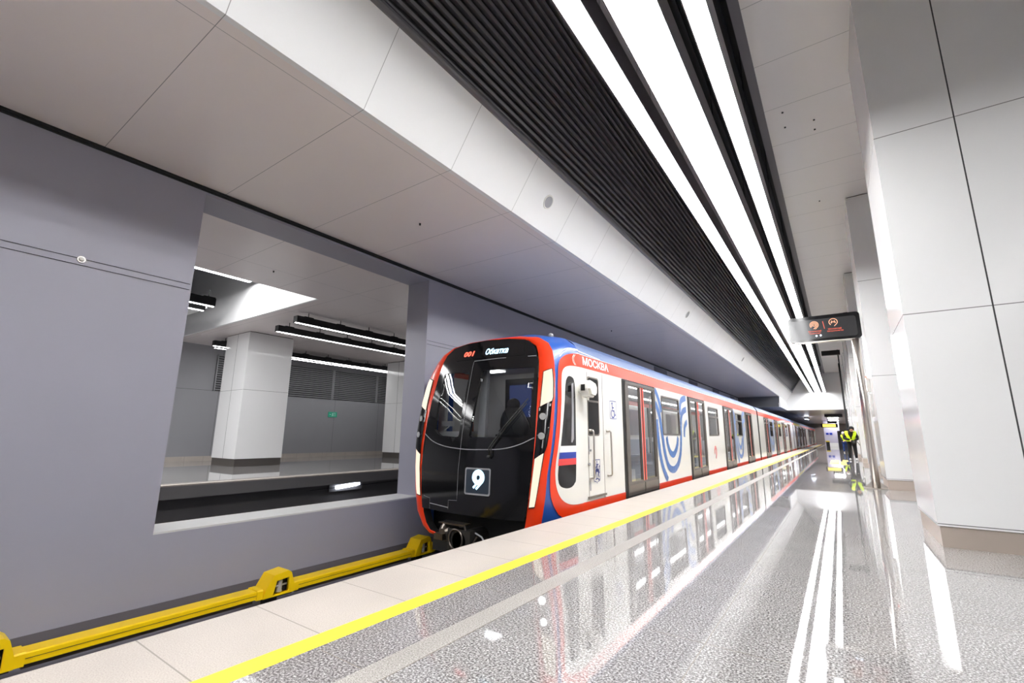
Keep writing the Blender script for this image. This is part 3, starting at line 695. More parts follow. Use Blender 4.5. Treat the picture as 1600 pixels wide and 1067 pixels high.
def swirl(parent, y):   # y = left edge of the panel
    x = CX+1.265+.004; f = lambda u, v: (x, y+u, v); b = MB()
    yl, yr = .03, 2.44
    ribbon(b, smoothline([(yl+.02, 1.50), (.17, 1.22), (.20, .95), (.22, .8)]), .001, f)
    A = smoothline([(yl+.0, 1.66), (.12, 1.60), (.27, 1.42), (.35, 1.2), (.43, .95), (.52, .65), (.74, .36), (1.10, .275), (1.45, .38), (1.70, .62), (1.80, .9), (1.86, 1.2), (1.93, 1.42), (2.1, 1.58), (yr, 1.66)])
    ribbon(b, A, .15, f)
    B = smoothline([(.70, .98), (.76, .82), (.90, .66), (1.10, .595), (1.30, .66), (1.47, .80), (1.57, .98)])
    ribbon(b, B, .14, f)
    C = smoothline([(yl+.06, 1.34), (.10, 1.15), (.14, .9), (.20, .62), (.34, .36), (.52, .18), (.64, .075)])
    ribbon(b, C, .15, f)
    D = smoothline([(yl+.0, 1.95), (.12, 1.90), (.25, 1.78), (.36, 1.62), (.40, 1.5)]); ribbon(b, D, .13, f)
    G = smoothline([(1.84, 1.5), (1.90, 1.72), (2.05, 1.86), (yr, 1.94)]); ribbon(b, G, .15, f)
    H = smoothline([(2.12, .98), (2.14, 1.1), (2.22, 1.24), (yr, 1.36)]); ribbon(b, H, .13, f)
    V = []
    for i, v in enumerate(b.v): V.append((v[0]+.0004*(i % 7), min(max(v[1], y+yl), y+yr), min(max(v[2], .065), 1.995)))
    b.v = V; o = obj('swirl_graphic', b, M['swirl'], parent); o['label'] = 'blue nested U shaped stripes'
def nine_decal(parent, y, z, R):
    b = MB(); nine(y, z, R, (1, .62), R*.2, lambda u, v: (CX+1.269, u, v), b); b.v = [v for v in b.v]; o = obj('logo_decal', b, M['flag_r'], parent); o['label'] = 'small red nine shaped logo'
doors1 = [7.87+4.36*k for k in range(4)]
body(train, 6.15, 24.4, doors1, [doors1[0]+2.10+4.36*k for k in range(3)], y_red0=6.15)
swirl(train, doors1[0]+1.66); nine_decal(train, doors1[1]+2.75, .55, .16); swirl(train, doors1[2]+1.66)

# nose livery and cab side
red_out = [(6.15, 2.2), (5.93, 2.175), (5.75, 2.12), (5.60, 2.0), (5.50, 1.75), (5.455, 1.5), (5.425, 1.25), (5.37, .95), (5.33, .7), (5.31, .5), (5.345, .224), (5.47, .041), (5.60, -.06), (5.85, -.12), (6.15, -.14)]
loop = smoothline(red_out, 4)
b = MB(); sheet(b, [tuple(p) for p in loop]+[], SIDE(.009), (), .06); obj('nose_band', b, M['red'], train, True)['label'] = 'red sweep around the white cab panel'
white = [(6.15, 1.995), (5.87, 1.985), (5.71, 1.945), (5.615, 1.85), (5.575, 1.7), (5.535, 1.4), (5.495, 1.1), (5.45, .85), (5.41, .61), (5.435, .38), (5.52, .22), (5.66, .12), (5.86, .07), (6.15, .06)]
loop = smoothline(white, 4)
slot = [tuple(p) for p in smoothline([(5.70, 1.76), (5.76, 1.82), (5.85, 1.825), (5.925, 1.78), (5.95, 1.60), (5.95, 1.136), (5.94, .46), (5.90, .35), (5.80, .30), (5.65, .30), (5.52, .35), (5.475, .48), (5.50, .75), (5.54, .98), (5.62, 1.38), (5.665, 1.65), (5.70, 1.76)], 3)][:-1]
b = MB(); sheet(b, [tuple(p) for p in loop], SIDE(.013), [slot], .06); obj('cab_side_panel', b, M['white'], train, True)
b = MB(); sheet(b, slot, SIDE(.0132), (), .08); sw = obj('cab_quarter_window', b, M['nose_black'], train, True)
b = MB(); sheet(b, [(5.84, 1.72), (5.90, 1.74), (5.89, 1.3), (5.88, .95), (5.84, .90), (5.80, .90), (5.83, 1.3)], SIDE(.016), (), .12); obj('pillar_trim', b, M['grey_tray'], sw)
flag = MB()
for k, z in enumerate((.77, .685, .60)):
    lp = [p for p in [(5.495+.0*k-.012*k, z+.085), (5.945, z+.085), (5.94, z), (5.485-.012*k, z)]]
    sheet(flag, lp, SIDE(.017), (), .12, k)
obj('flag_decal', flag, [M['flag_w'], M['flag_b'], M['flag_r']], train)['label'] = 'white blue and red flag stripes'
# white pinstripes on the blue part of the nose
b = MB()
for dz in (0, .03):
    ribbon(b, smoothline([(6.9, 2.215), (6.3, 2.235+dz*.3), (6.0, 2.24+dz*.6), (5.8, 2.2+dz), (5.66, 2.1+dz)], 5), .010, lambda u, v: (CX+(sx_(u, v) if u < 6.15 else interp(v, [2.0, 2.2, 2.33], [1.265, 1.25, 1.19]))+.008, u, v))
ribbon(b, smoothline([(5.98, 2.17), (5.93, 2.12), (5.93, 2.06), (5.97, 2.01)], 4), .01, SIDE(.014)); ribbon(b, smoothline([(6.01, 2.17), (5.96, 2.12), (5.96, 2.06), (6.0, 2.01)], 4), .008, SIDE(.014))
obj('pinstripe', b, M['flag_w'], train)
b = MB(); text_in(b, 'МОСКВА', (6.24, 2.045, 7.2, 2.175), lambda u, v: (CX+interp(v, [2.0, 2.2], [1.265, 1.25])+.006, u, v), bold=.03); obj('lettering', b, M['flag_w'], train)['label'] = 'white lettering МОСКВА'
# cab door
cd = MB(); x = CX+1.265
for (a, z0, c, z1) in ((6.14, .06, 6.148, 1.985), (6.915, .06, 6.923, 1.985), (7.755, .06, 7.762, 1.985)): cd.box(x, x+.003, a, c, z0, z1)
cd.box(x, x+.003, 6.36, 6.368, .10, 1.95); 
sheet(cd, rrect(6.36, .99, 6.78, 1.89, .05, 4), lambda u, v: (x+.002, u, v), [rrect(6.385, 1.015, 6.757, 1.868, .05, 4)])
cdo = obj('cab_door', cd, M['doorkick'], train)
b = MB(); sheet(b, rrect(6.385, 1.015, 6.757, 1.868, .05, 4), lambda u, v: (x+.003, u, v)); b.box(x+.003, x+.006, 6.39, 6.75, 1.50, 1.53, 1); obj('door_window', b, [M['nose_black'], M['doorframe']], cdo)
for yh in (6.435, 7.08):
    b = MB(); b.tube([(x, yh, 1.07), (x+.05, yh, 1.07), (x+.06, yh, 1.05), (x+.06, yh, .40), (x+.05, yh, .38), (x, yh, .38)], .014, 8); b.tube([(x, yh-.05, 1.07), (x+.012, yh+.03, 1.07)], .02, 8); b.tube([(x, yh-.05, .38), (x+.012, yh+.03, .38)], .02, 8)
    obj('handrail', b, M['steel'], cdo, True)
b = MB(); b.box(x, x+.02, 6.32, 6.95, .095, .125); obj('door_step', b, M['doorkick'], cdo)
b = MB(); sheet(b, rrect(6.37, .72, 6.40, .98, .012), lambda u, v: (x+.004, u, v)); b.tube([(x, 6.42, .78), (x+.02, 6.42, .78)], .018, 10); b.tube([(x, 6.36, .58), (x+.025, 6.36, .58)], .022, 10); sheet(b, rrect(6.38, .2, 6.43, .36, .02), lambda u, v: (x+.004, u, v)); obj('door_lock', b, M['grey_tray'], cdo)
def crest():
    f = lambda u, v: (x+.004, u, v); f2 = lambda u, v: (x+.005, u, v); b = MB()
    sh = [(6.515, .64), (6.755, .64), (6.755, .36), (6.735, .32), (6.66, .31), (6.635, .285), (6.61, .31), (6.535, .32), (6.515, .36)]
    sh2 = [(6.635+(a-6.635)*.9, .465+(z-.465)*.93) for a, z in sh]
    sheet(b, sh, f, [sh2]); sheet(b, sh2, lambda u, v: (x+.0035, u, v), (), 0, 1)
    def bl(pts, wd): ribbon(b, smoothline(pts, 4), wd, f2)
    bl([(6.58, .44), (6.62, .48), (6.68, .47), (6.71, .43)], .05); bl([(6.70, .46), (6.715, .53), (6.735, .54)], .022)
    bl([(6.64, .48), (6.645, .55), (6.64, .58)], .035); bl([(6.60, .59), (6.66, .50), (6.69, .36)], .008); bl([(6.66, .56), (6.70, .57)], .015)
    for a, c in (((6.59, .44), (6.56, .38)), ((6.61, .43), (6.62, .37)), ((6.69, .42), (6.72, .37)), ((6.67, .43), (6.66, .38))): ribbon(b, [a, c], .016, f2)
    bl([(6.58, .345), (6.64, .36), (6.70, .34), (6.72, .35)], .02); bl([(6.57, .48), (6.55, .44)], .02)
    bl([(6.62, .54), (6.585, .51), (6.57, .52)], .02); sheet(b, circ(6.642, .603, .016, 10), f2)
    return b
obj('crest_decal', crest(), [M['navy'], M['white']], cdo)['label'] = 'blue shield crest with a horseman'
def wheelchair():
    f = lambda u, v: (x+.004, u, v); b = MB(); y, z = 7.20, 1.27
    sheet(b, rrect(y, z, y+.27, z+.30, .01), f, [rrect(y+.008, z+.008, y+.262, z+.292, .008)])
    P = lambda a, c: (y+.27*a, z+.30*c)
    sheet(b, circ(*P(.36, .85), .022, 12), f)
    ribbon(b, [P(.36, .76), P(.40, .45), P(.66, .45), P(.78, .2), P(.88, .24)], .022, f); ribbon(b, [P(.38, .62), P(.62, .62)], .018, f)
    ribbon(b, [P(.46+.26*math.cos(math.radians(a)), .30+.22*math.sin(math.radians(a))) for a in range(125, 375, 12)], .018, f)
    return b
obj('wheelchair_decal', wheelchair(), M['flag_b'], train)['label'] = 'blue wheelchair symbol in a square'
# side camera pod
b = MB(); b.prism([(5.99, 1.66), (6.02, 1.76), (6.10, 1.79), (6.22, 1.77), (6.28, 1.70), (6.27, 1.60), (6.20, 1.54), (6.06, 1.55)], lambda u, v, q: (q, u, v), x+.06, x+.18)
b.prism([(6.02, 1.66), (6.05, 1.74), (6.11, 1.76), (6.20, 1.745), (6.25, 1.69), (6.24, 1.61), (6.19, 1.57), (6.08, 1.58)], lambda u, v, q: (q, u, v), x+.18, x+.22)
b.box(x, x+.07, 6.06, 6.22, 1.60, 1.74)
pod = obj('side_camera', b, M['white'], train)
b = MB(); b.box(x+.09, x+.15, 5.975, 5.99, 1.63, 1.72); obj('lens', b, M['rubber'], pod); b = MB(); b.tube([(x+.12, 6.14, 1.56), (x+.12, 6.14, 1.50)], .02, 8); obj('stalk', b, M['white'], pod)
# frame lights
def FR(s, side, off):
    def f(sv, z):
        a, c = kw(z), ow(z); y = ky(z)+(oy(z)-ky(z))*sv-.03*math.sin(PI*sv)
        nx = (oy(z)-ky(z)+.0); n = Vector((side*.35, -.94)).normalized()
        return (CX+side*(a+(c-a)*sv)+n.x*off, y+n.y*off, z)
    return f
for side in (1, -1):
    f1, f2, f3 = FR(0, side, .010), FR(0, side, .016), FR(0, side, .026)
    up_ = [(.38, 1.86), (.86, 1.90), (.90, 1.7), (.90, 1.5), (.84, 1.42), (.25, 1.36), (.30, 1.6)]
    hp = [(.15, 1.36), (.88, 1.45), (.86, 1.1), (.80, .86), (.72, .78), (.08, .68), (.10, 1.0)]
    lo_ = [(.15, .69), (.66, .765), (.62, .5), (.50, .10), (.12, .085), (.12, .4)]
    for lp, mt in ((up_, 'frame_light'), (lo_, 'frame_light')):
        cx_ = sum(p[0] for p in lp)/len(lp); cz_ = sum(p[1] for p in lp)/len(lp)
        b = MB(); sheet(b, [(cx_+(p[0]-cx_)*1.16, cz_+(p[1]-cz_)*1.045) for p in lp], f1, (), .1); o = obj('running_light', b, M['rubber'], train)
        b = MB(); sheet(b, lp, f2, (), .06); obj('light_cover', b, M[mt], o)
    b = MB(); sheet(b, hp, FR(0, side, .021), (), .06); hpn = obj('headlight_panel', b, M['nose_black'], train)
    b = MB(); ribbon(b, [(.2, 1.33), (.84, 1.40)], .035, f3); ribbon(b, [(.15, .99), (.83, 1.10)], .006, f3); obj('panel_trim', b, M['lens'], hpn)
    for z in (1.24, .985):
        c = Vector(f3(.46, z)); n = Vector((side*.35, -.94, 0)).normalized()
        b = MB(); b.tube([c, c+n*.012], .045, 20); h = obj('headlight', b, M['lens'], hpn, False); b = MB(); b.tube([c+n*.012, c+n*.016], .028, 16); b2 = obj('reflector', b, M['darksteel'], h) if False else None
        b = MB(); b.tube([c+n*.010, c+n*.014], .020, 16)
        h2 = MB()
# face details
b = MB(); ribbon(b, [(-.14, 2.10), (.3, 2.11), (.915, 2.11)], .010, FACE(.008)); ribbon(b, [(-.143, 2.09), (-.15, 2.0), (-.135, 1.5), (-.13, 1.0), (-.13, .5), (-.128, .16)], .006, FACE(.008))
ribbon(b, [(-.72, .0), (-.30, -.02)], .012, FACE(.008)); ribbon(b, [(-.89, .09), (-.72, .07), (-.72, -.08)], .004, FACE(.008)); ribbon(b, [(-.30, -.04), (-.30, .08), (-.13, .09), (-.128, .16)], .004, FACE(.008)); obj('panel_joint', b, M['grey_tray'], train)
arc = smoothline([(-1.02, 1.0), (-.78, .892), (-.48, .824), (-.18, .796), (.08, .787), (.53, .803), (.79, .857), (1.02, .96)], 6)
b = MB(); ribbon(b, arc, .011, FACE(.008)); obj('arc_trim', b, M['grey_tray'], train)
b = MB(); sheet(b, [(-.56, 2.14), (.72, 2.13), (.70, 2.33), (.2, 2.36), (-.54, 2.345)], FACE(.004), (), .12); dsp = obj('destination_display', b, M['nose_black'], train)
b = MB(); text_in(b, '001', (-.40, 2.19, -.18, 2.275), FACE(.008), shear=.15, bold=.03); obj('route_number', b, M['led_red'], dsp)
b = MB(); text_in(b, 'Обкатка', (.05, 2.185, .455, 2.285), FACE(.008), shear=.15, bold=.03); obj('display_text', b, M['led_blue'], dsp)
b = MB(); sheet(b, rrect(.0, .185, .43, .545, .03), FACE(.004), [rrect(.022, .207, .408, .523, .02)], .12); bdg = obj('logo_badge', b, M['grey_tray'], train)
b = MB(); sheet(b, rrect(.02, .205, .41, .525, .02), FACE(.003), (), .12); obj('backlight', b, M['led_glow'], bdg)
b = MB(); nine(.235, .42, .088, (1, .5), .030, FACE(.008), b, 0, (215, 300), 1.55); sheet(b, circ(.235, .42, .100, 28), FACE(.007), [circ(.235, .42, .036, 20)], .0); obj('logo', b, M['led_blue'], bdg)
def wiper():
    b = MB(); F_ = FACE(.03); F2 = FACE(.045)
    for d in (0, .035): b.tube([F_(.40+d, .70), F_(.39+d, .82), F2(.60+d, 1.10), F2(.86+d, 1.42)], .009, 6)
    b.tube([F_(.70, 1.30), F_(.80, 1.36), F_(.93, 1.16), F_(.96, 1.10)], .006, 6); b.tube([F_(.52, 1.04), F_(.90, 1.49)], .008, 6)
    b.tube([FACE(.0)(.40, .70), FACE(.05)(.40, .70)], .022, 10)
    return b
obj('wiper', wiper(), M['rubber'], train, True)
b = MB(); b.sphere((CX+.93, 5.86, 2.47), .04, 12, 8); obj('roof_beacon', b, M['grey_tray'], train, True)
# cab interior
cab = MB(); cab.box(CX-1.1, CX+1.1, 6.85, 6.9, .0, 2.1); cab.box(CX-1.15, CX+1.15, 5.6, 6.9, 2.08, 2.12); obj('cab_rear_wall', cab, M['int_wall'], train)
b = MB()
for xx in (-.98, -.14):
    b.prism([(xx-.02, .9), (xx+.12, .9), (xx+.16, 2.05), (xx+.05, 2.05)], lambda u, v, q: (CX+u, q, v), 5.5, 5.56)
b.box(CX-1.0, CX-.3, 5.35, 5.75, .88, 1.04); b.box(CX-.08, CX+.4, 5.25, 5.5, .86, .93); obj('cab_pillar', b, M['int_wall'], train)
b = MB(); b.box(CX-.86, CX-.68, 5.45, 5.55, 1.12, 1.20); b.tube([(CX-.8, 5.5, 1.2), (CX-.78, 5.5, 1.75)], .012, 6); b.tube([(CX-.74, 5.5, 1.12), (CX-.82, 5.45, 1.04), (CX-.86, 5.45, 1.04)], .01, 6); obj('cab_handset', b, M['flag_w'], train)
b = MB(); b.tube([(CX-.78, 6.1, .9), (CX-.78, 6.1, 1.75)], .035, 10); b.tube([(CX-.78, 6.1, 1.72), (CX-.78, 6.1, 1.78)], .05, 10); obj('cab_extinguisher', b, M['copper'], train)
b = MB(); b.box(CX+.30, CX+1.1, 5.35, 5.75, .80, 1.0); b.box(CX+.1, CX+.3, 5.3, 5.7, .8, .95); b.box(CX-.55, CX+.2, 6.75, 6.84, .2, 1.98); obj('driver_console', b, M['int_dark'], train)
b = MB(); b.sphere((CX+.12, 6.05, 1.15), .26, 14, 10, 0, (1, .35, 1.2)); b.box(CX-.1, CX+.34, 5.8, 6.2, .75, .87); b.sphere((CX+.12, 6.05, 1.47), .13, 12, 8, 0, (1, .4, .8)); obj('driver_seat', b, M['int_dark'], train, True)
b = MB(); b.box(CX-.42, CX+.02, 6.70, 6.74, 1.30, 1.86); obj('cab_monitor', b, M['screen_blue'], train)
b = MB(); b.box(CX+.70, CX+.78, 6.2, 6.35, 2.06, 2.08); b.box(CX-.6, CX-.3, 6.2, 6.4, 2.06, 2.08); obj('cab_lamp', b, M['int_lamp'], train)
# coupler
b = MB(); b.box(CX-1.0, CX+1.0, 5.5, 7.3, -.75, -.10); obj('front_underframe', b, M['black'], train)
cp_ = MB(); cp_.tube([(CX-.02, 5.6, -.42), (CX-.02, 4.98, -.42)], .12, 14); cp_.box(CX-.22, CX+.18, 4.98, 5.08, -.62, -.27); cpl = obj('coupler', cp_, M['darksteel'], train)
b = MB(); b.tube([(CX-.36, 5.25, -.36), (CX-.36, 5.08, -.36), (CX-.36, 5.02, -.36)], [.12, .12, .06], 16); b.box(CX-.46, CX-.30, 4.96, 5.04, -.44, -.36); obj('coupler_cone', b, M['rail'], cpl)
b = MB(); b.box(CX-.40, CX+.06, 4.98, 5.14, -.225, -.205); b.tube([(CX+.06, 5.0, -.21), (CX+.14, 5.0, -.44), (CX+.19, 5.0, -.46), (CX+.28, 5.0, -.33)], .012, 8); obj('coupler_plate', b, M['rail'], cpl)
b = MB(); cc = [(CX-.06+.12*math.cos(a), 4.965, -.40+.13*math.sin(a)) for a in [2*PI*i/20 for i in range(21)]]; b.tube(cc, .014, 8, caps=False); obj('coupler_ring', b, M['rail'], cpl, True)
b = MB(); b.tube([(CX+.24, 5.02, -.29), (CX+.36, 5.0, -.32), (CX+.45, 5.0, -.42), (CX+.50, 5.0, -.58)], .011, 8); b.tube([(CX+.12, 5.02, -.55), (CX+.2, 5.0, -.7), (CX+.35, 5.0, -.7)], .01, 8); b.tube([(CX-.2, 5.02, -.5), (CX-.24, 5.0, -.62)], .012, 8); obj('air_hose', b, M['grey_tray'], cpl, True)

# following cars
y2 = 24.76; dz = [y2+2.05+4.47*k for k in range(4)]
car2 = thing('metro_car', (CX, y2, -1.08), 'second metro car, white side with red band and grey doors', 'train car', 'cars of the metro train')
body(car2, y2, y2+19.85, dz, [d+2.15 for d in dz[:3]]); swirl(car2, dz[0]+1.75); nine_decal(car2, dz[1]+2.8, .55, .16)
for k, l in enumerate(['third metro car with a yellow patch on its roof band', 'fourth metro car, far down the platform', 'last visible metro car at the far end of the train']):
    c = dup(car2, (CX, y2+20.2*(k+1), -1.08), l)
    if k == 0:
        b = MB(); yy = y2+20.2+.8; b.quad((CX+1.272, yy, 2.0), (CX+1.272, yy+7, 2.0), (CX+1.258, yy+7, 2.19), (CX+1.258, yy, 2.19)); obj('band_patch', b, M['yellow_line'], c)['label'] = 'yellow patch on the red band'

# ------------------------------------------------------------------ display on a steel pole
r = thing('platform_display', (.507, 12.15, 0), 'black hanging display with orange logos on a leaning steel pole', 'display')
b = MB(); b.tube([(.507, 12.15, .012), (.507, 12.15, 3.14)], .068, 24); obj('pole', b, M['steel'], r, True)
b = MB(); b.box(.507-.21, .507+.21, 11.94, 12.36, 0, .012); obj('base_plate', b, M['steel'], r)
for k in range(4):
    a = k*PI/2; c_, s_ = math.cos(a), math.sin(a)
    b = MB(); b.prism([(.06, .012), (.20, .012), (.07, .13), (.06, .13)], lambda u, v, q: (.507+u*c_-q*s_, 12.15+u*s_+q*c_, v), -.004, .004); obj('gusset', b, M['steel'], r)
lp = rrect(-.70, 3.10, .63, 3.68, .07, 6)
b = MB(); b.prism(lp, lambda u, v, q: (u, q, v), 12.08, 12.22); cas = obj('casing', b, M['nose_black'], r)
F_ = lambda off: (lambda u, v: (u, 12.08-off, v))
b = MB(); sheet(b, rrect(-.66, 3.16, .56, 3.60, .05, 6), F_(.002)); obj('screen', b, M['screen'], r)
b = MB(); nine(-.20, 3.475, .078, (1, .68), .015, F_(.004), b, 0, (225, 300)); sheet(b, circ(-.20, 3.475, .034, 20), F_(.004), [circ(-.20, 3.475, .017, 16)]); obj('logo', b, M['led_cream'], r)
b = MB(); nine(.155, 3.50, .075, (1,), .014, F_(.004), b, 0, (235, 300)); ribbon(b, [(.118, 3.475), (.135, 3.525), (.155, 3.492), (.175, 3.525), (.192, 3.475)], .024, F_(.004)); obj('logo', b, M['led_cream'], r)
b = MB(); ribbon(b, [(-.035, 3.54), (-.015, 3.37)], .012, F_(.004)); text_in(b, 'Московский', (-.32, 3.315, -.08, 3.352), F_(.004), bold=.01); text_in(b, 'Транспорт', (-.31, 3.26, -.09, 3.30), F_(.004), bold=.01)
text_in(b, 'Московский', (.05, 3.335, .29, 3.372), F_(.004), bold=.01); text_in(b, 'Метрополитен', (.03, 3.28, .32, 3.32), F_(.004), bold=.01); obj('caption', b, M['led_orange'], r)
b = MB(); b.sphere((-.18, 12.07, 3.22), .016); b.sphere((-.10, 12.07, 3.225), .016); obj('spot', b, M['bluelamp'], r, True)
b = MB(); b.box(-.60, .50, 12.07, 12.23, 3.085, 3.10); obj('bottom_rail', b, M['steel'], r)
# camera box on the second column
r = thing('wall_intercom', (.66, 12.9, 2.2), 'white box with a red dot on the side of the second column', 'intercom')
b = MB(); b.box(.61, .672, 12.75, 12.95, 2.0, 2.3); b.box(.63, .672, 12.75, 12.95, 1.45, 1.95); obj('case', b, M['white'], r); b = MB(); b.sphere((.61, 12.75, 2.32), .02); obj('indicator', b, M['led_red'], r)
# black uprights put in for the dark lines along the far columns
r = thing('black_uprights', (.5, 34, 0), 'tall thin black uprights put in for dark lines along the far columns, with a dark bracket near the ceiling', 'frame')
for (px, py, zt_) in ((.46, 33.9, 6.27), (.50, 40.3, 6.27), (.55, 44.5, 6.27)):
    b = MB(); b.box(px-.03, px+.03, py, py+.08, 0, zt_); obj('upright', b, M['black'], r)
b = MB(); b.box(-.35, .55, 32.4, 32.6, 5.75, 6.02); obj('bracket', b, M['black'], r)

# ------------------------------------------------------------------ far end objects (behind the end wall of the recess)
def simple(name, label, cat, parts, loc):
    r = thing(name, loc, label, cat)
    for nm, b, m in parts: obj(nm, b, m, r)
    return r
simple('hanging_sign', 'lit yellow sign hanging over the far end of the platform', 'sign', [('case', MB().box(-1.5, -.02, 60, 60.15, 2.05, 2.45), M['black']), ('face', MB().box(-1.35, -.2, 59.98, 60, 2.1, 2.4), M['sign_yellow']), ('hanger', MB().box(-.9, -.86, 60.05, 60.1, 2.45, 3.25).box(-.2, -.16, 60.05, 60.1, 2.45, 3.25), M['black'])], (-.7, 60, 3.25))
simple('dark_monitor', 'small dark monitor above the far yellow sign', 'monitor', [('case', MB().box(-.9, -.05, 61, 61.1, 2.5, 2.75), M['black']), ('hanger', MB().box(-.5, -.46, 61, 61.1, 2.75, 3.25), M['black'])], (-.5, 61, 3.25))
simple('ceiling_box', 'long dark grey box under the far low ceiling', 'ceiling box', [('body', MB().box(-1.0, .45, 55, 57, 2.98, 3.25), M['housing'])], (-.3, 55, 3.25))
simple('kiosk_wall', 'pale lavender partition with blue signs at the far end', 'partition', [('panel', MB().box(-1.65, .1, 76, 76.2, 0, 3.2), M['lav']), ('sign', MB().box(-1.45, -1.15, 75.95, 76, 1.35, 1.62).box(-1.05, -.75, 75.95, 76, 1.35, 1.62), M['sign_blue'])], (-.8, 76, 0))
simple('grey_cabinet', 'tall grey metal cabinet wall right of the lavender partition', 'cabinet', [('body', MB().box(-.15, .62, 62, 62.3, 0, 1.72), M['housing'])], (.2, 62, 0))
simple('tan_partition', 'brown grey wall beside the end of the train', 'partition', [('panel', MB().box(XE+.1, -1.65, 80, 80.2, 0, 2.4), M['tan'])], (-2.2, 80, 0))
simple('white_crate', 'white box on the floor at the far end', 'box', [('body', MB().box(-1.0, -.2, 66, 66.6, 0, .38), M['flag_w'])], (-.6, 66, 0))
simple('black_bin', 'black bin with a yellow top at the far end', 'bin', [('body', MB().box(-1.35, -1.02, 66, 66.4, 0, .5), M['black']), ('lid', MB().box(-1.4, -1.0, 66, 66.45, .5, .62), M['yellow_line'])], (-1.2, 66, 0))
simple('spot_lamp', 'bright angled lamp hanging in the dark far recess over the train', 'lamp', [('head', MB().quad((-3.05, 62, 3.05), (-2.65, 62, 2.98), (-2.5, 60, 2.86), (-2.9, 60, 2.93)), M['bluelamp']), ('bracket', MB().box(-3.0, -2.6, 61, 62, 3.05, 3.25), M['black'])], (-2.8, 61, 3.25))
r = thing('floor_marking', (-.1, 24, 0), 'yellow painted marking on the platform floor in front of the crouching person', 'floor marking')
b = MB(); b.box(-.42, -.12, 22.0, 25.8, .0005, .004); b.box(-.08, .12, 21.4, 24.2, .0005, .004); b.box(.0, .2, 24.6, 26.2, .0005, .004); obj('paint', b, M['yellow_line'], r)
# low hall lighting: panels added and widened to brighten the far walls
for y in (64, 74, 85):
    b = MB(); b.box(-.9, .1, y, y+3, 3.22, 3.245); tag(obj('fill_panel', b, M['far_strip'], loc=(-.2, y, 3.24)), 'flat white fill panel added to light the low far hall', 'lamp', 'added fill panels in the far ceiling')

# ------------------------------------------------------------------ people
def skin_body(name, chains, mat_, parent, sub=1):
    V = []; E_ = []; R_ = []; idx = {}
    for ch in chains:
        prev = None
        for (p, rad) in ch:
            key = tuple(round(c, 4) for c in p)
            if key not in idx: idx[key] = len(V); V.append(p); R_.append(rad)
            i = idx[key]
            if prev is not None: E_.append((prev, i))
            prev = i
    org = origin_of(parent); me = bpy.data.meshes.new(name); me.from_pydata([tuple(Vector(v)-org) for v in V], E_, [])
    o = bpy.data.objects.new(name, me); COL.objects.link(o); o.parent = parent; me.materials.append(mat_)
    sk = o.modifiers.new('skin', 'SKIN'); sk.use_smooth_shade = True
    for i, sv in enumerate(me.skin_vertices[0].data):
        rr = R_[i]; sv.radius = rr if isinstance(rr, tuple) else (rr, rr); sv.use_root = (i == 0)
    sb = o.modifiers.new('sub', 'SUBSURF'); sb.levels = sub; sb.render_levels = sub
    return o
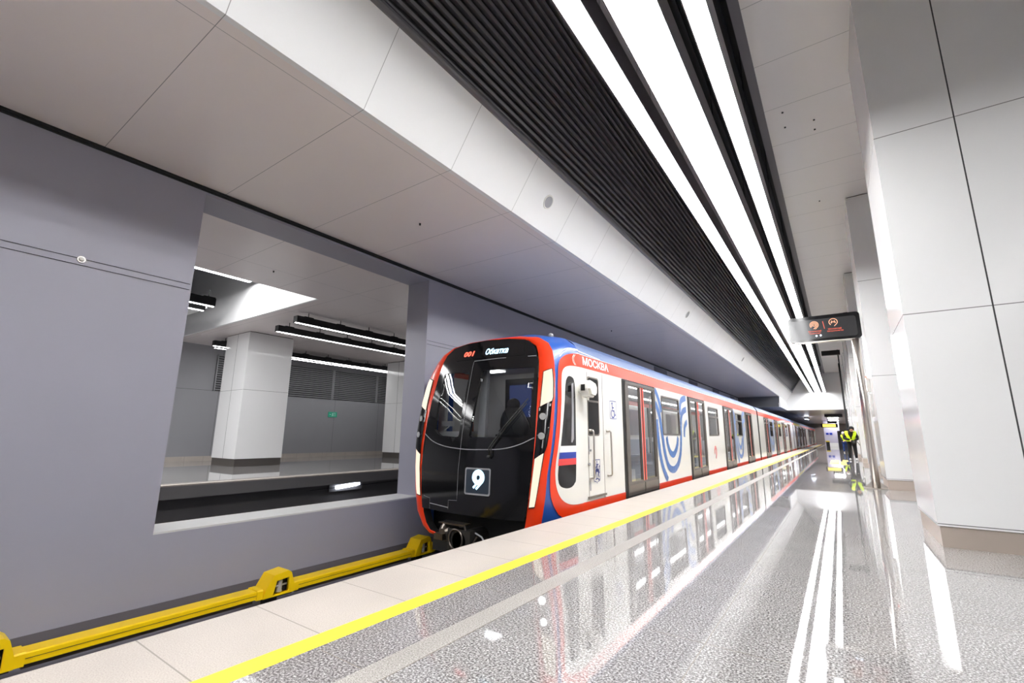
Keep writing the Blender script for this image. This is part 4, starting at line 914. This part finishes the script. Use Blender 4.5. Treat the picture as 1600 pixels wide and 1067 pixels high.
def person(name_label, loc, mirror=1, trousers='cloth', helmet=None, s=1.0, bag=True):
    X0, Y0, _ = loc; r = thing('person', loc, name_label, 'person'); P = lambda x, y, z: (X0+mirror*x*s, Y0+y*s, z*s)
    hip, wst, cst, nk, hd = (0, .06, .88), (0, .0, 1.02), (0, -.12, 1.20), (.02, -.22, 1.33), (.04, -.30, 1.43)
    body_ = [[(P(*hip), (.17, .13)), (P(*wst), (.16, .12)), (P(*cst), (.19, .13)), (P(*nk), .07), (P(.03, -.27, 1.39), .065)],
             [(P(*cst), (.19, .13)), (P(.20, -.14, 1.26), .075), (P(.27, -.22, 1.02), .058), (P(.12, -.40, .93), .045)],
             [(P(*cst), (.19, .13)), (P(-.20, -.14, 1.26), .075), (P(-.29, -.20, 1.03), .058), (P(-.06, -.40, .97), .045)]]
    skin_body('jacket', body_, M['cloth'], r, 2)
    skin_body('trousers', [[(P(*hip), (.165, .13)), (P(.10, .05, .80), .105), (P(.11, -.02, .46), .075), (P(.12, .03, .10), .055)], [(P(*hip), (.165, .13)), (P(-.10, .05, .80), .105), (P(-.12, -.04, .46), .075), (P(-.13, .02, .10), .055)]], M[trousers], r, 2)
    # head with face
    b = MB(); c = P(.05, -.33, 1.46); b.sphere(c, .105*s, 16, 12, 0, (.82, .95, 1.12)); b.sphere((c[0], c[1]-.10*s, c[2]-.02*s), .02*s, 8, 6); hd_ = obj('head', b, M['skin'], r, True)
    b = MB()
    for q in (-.035, .035): b.sphere((c[0]+q*s, c[1]-.092*s, c[2]+.01*s), .012*s, 8, 6)
    b.box(c[0]-.03*s, c[0]+.03*s, c[1]-.098*s, c[1]-.085*s, c[2]-.06*s, c[2]-.052*s); obj('face', b, M['int_dark'], hd_)
    b = MB(); b.sphere((c[0], c[1]+.02*s, c[2]+.03*s), .12*s, 16, 12, 0, (.95, 1.0, 1.0)); b.v = [v for v in b.v]
    cap = obj('hood' if not helmet else 'helmet', b, M[helmet or 'cloth'], r, True)
    # vest: two front panels and a belt, following the leaning torso
    b = MB()
    for q in (-1, 1):
        pts = [P(q*.15, -.06, 1.38), P(q*.17, -.22, 1.33), P(q*.16, -.29, 1.22), P(q*.09, -.25, 1.06), P(q*.10, -.18, .93)]
        for i in range(4):
            a, d = Vector(pts[i]), Vector(pts[i+1]); wv = Vector((.065*s, 0, 0)); b.quad(a-wv, a+wv, d+wv, d-wv); b.quad(a-wv+Vector((0, .012, 0)), a+wv+Vector((0, .012, 0)), d+wv+Vector((0, .012, 0)), d-wv+Vector((0, .012, 0)))
    ring = []
    for i in range(25):
        t = 2*PI*i/24; ring.append((.205*math.cos(t), -.02+.17*math.sin(t)))
    for (z0, z1, sc) in ((.90, .99, 1.0),):
        for i in range(24):
            (a, c0), (d, e) = ring[i], ring[i+1]; b.quad(P(a, c0+.0, z0+.05*c0), P(d, e, z0+.05*e), P(d*.97, e*.97-.02, z1), P(a*.97, c0*.97-.02, z1))
    for i in range(12, 24):  # back panel
        pass
    b.quad(P(-.2, .12, .95), P(.2, .12, .95), P(.19, .03, 1.33), P(-.19, .03, 1.33)); b.quad(P(-.2, .12, .95), P(-.19, .03, 1.33), P(-.2, -.12, 1.36), P(-.215, -.06, .96)); b.quad(P(.2, .12, .95), P(.19, .03, 1.33), P(.2, -.12, 1.36), P(.215, -.06, .96))
    v = obj('vest', b, M['hivis'], r, True); v['label'] = 'fluorescent yellow vest'
    # hands: palm with five fingers
    for q, hx, hz in ((1, .10, .90), (-1, -.03, .95)):
        ch = [[(P(hx, -.42, hz), .028), (P(hx-.01*q, -.46, hz-.02), .032)]]
        for k in range(4):
            dx = (-.03+.02*k); ch.append([(P(hx-.01*q, -.46, hz-.02), .032), (P(hx+dx, -.50, hz-.03), .010), (P(hx+dx-.01*q, -.535, hz-.045+.004*(k % 2)), .009), (P(hx+dx-.015*q, -.54, hz-.07), .008)])
        ch.append([(P(hx-.01*q, -.46, hz-.02), .032), (P(hx-.045*q, -.47, hz-.01), .011), (P(hx-.06*q, -.51, hz-.02), .009)])
        skin_body('hand', ch, M['skin'], r, 1)
    for q in (.12, -.13):
        b = MB(); b.sphere(P(q, -.04, .045), .05*s, 12, 8, 0, (.9, 2.3, .9)); obj('shoe', b, M['shoe'], r, True)
    return r
person('person in black with a yellow vest bending forward over a camera beside the columns', (.42, 26.3, 0), s=.94)
r = thing('camera_bag', (.46, 25.9, .8), 'black camera held by the bending person in the yellow vest', 'camera')
b = MB(); b.box(.40, .58, 25.70, 25.79, .78, .90); obj('body', b, M['rubber'], r); b = MB(); b.tube([(.49, 25.71, .84), (.50, 25.60, .76)], .045, 14); obj('lens', b, M['rubber'], r); b = MB(); b.tube([(.57, 25.74, .89), (.66, 25.73, .76), (.72, 25.73, .62)], .014, 6); obj('strap', b, M['rubber'], r)
person('person in blue trousers, yellow vest and white helmet bending behind the photographer', (.27, 38.8, 0), -1, 'jeans', 'flag_w', .87)
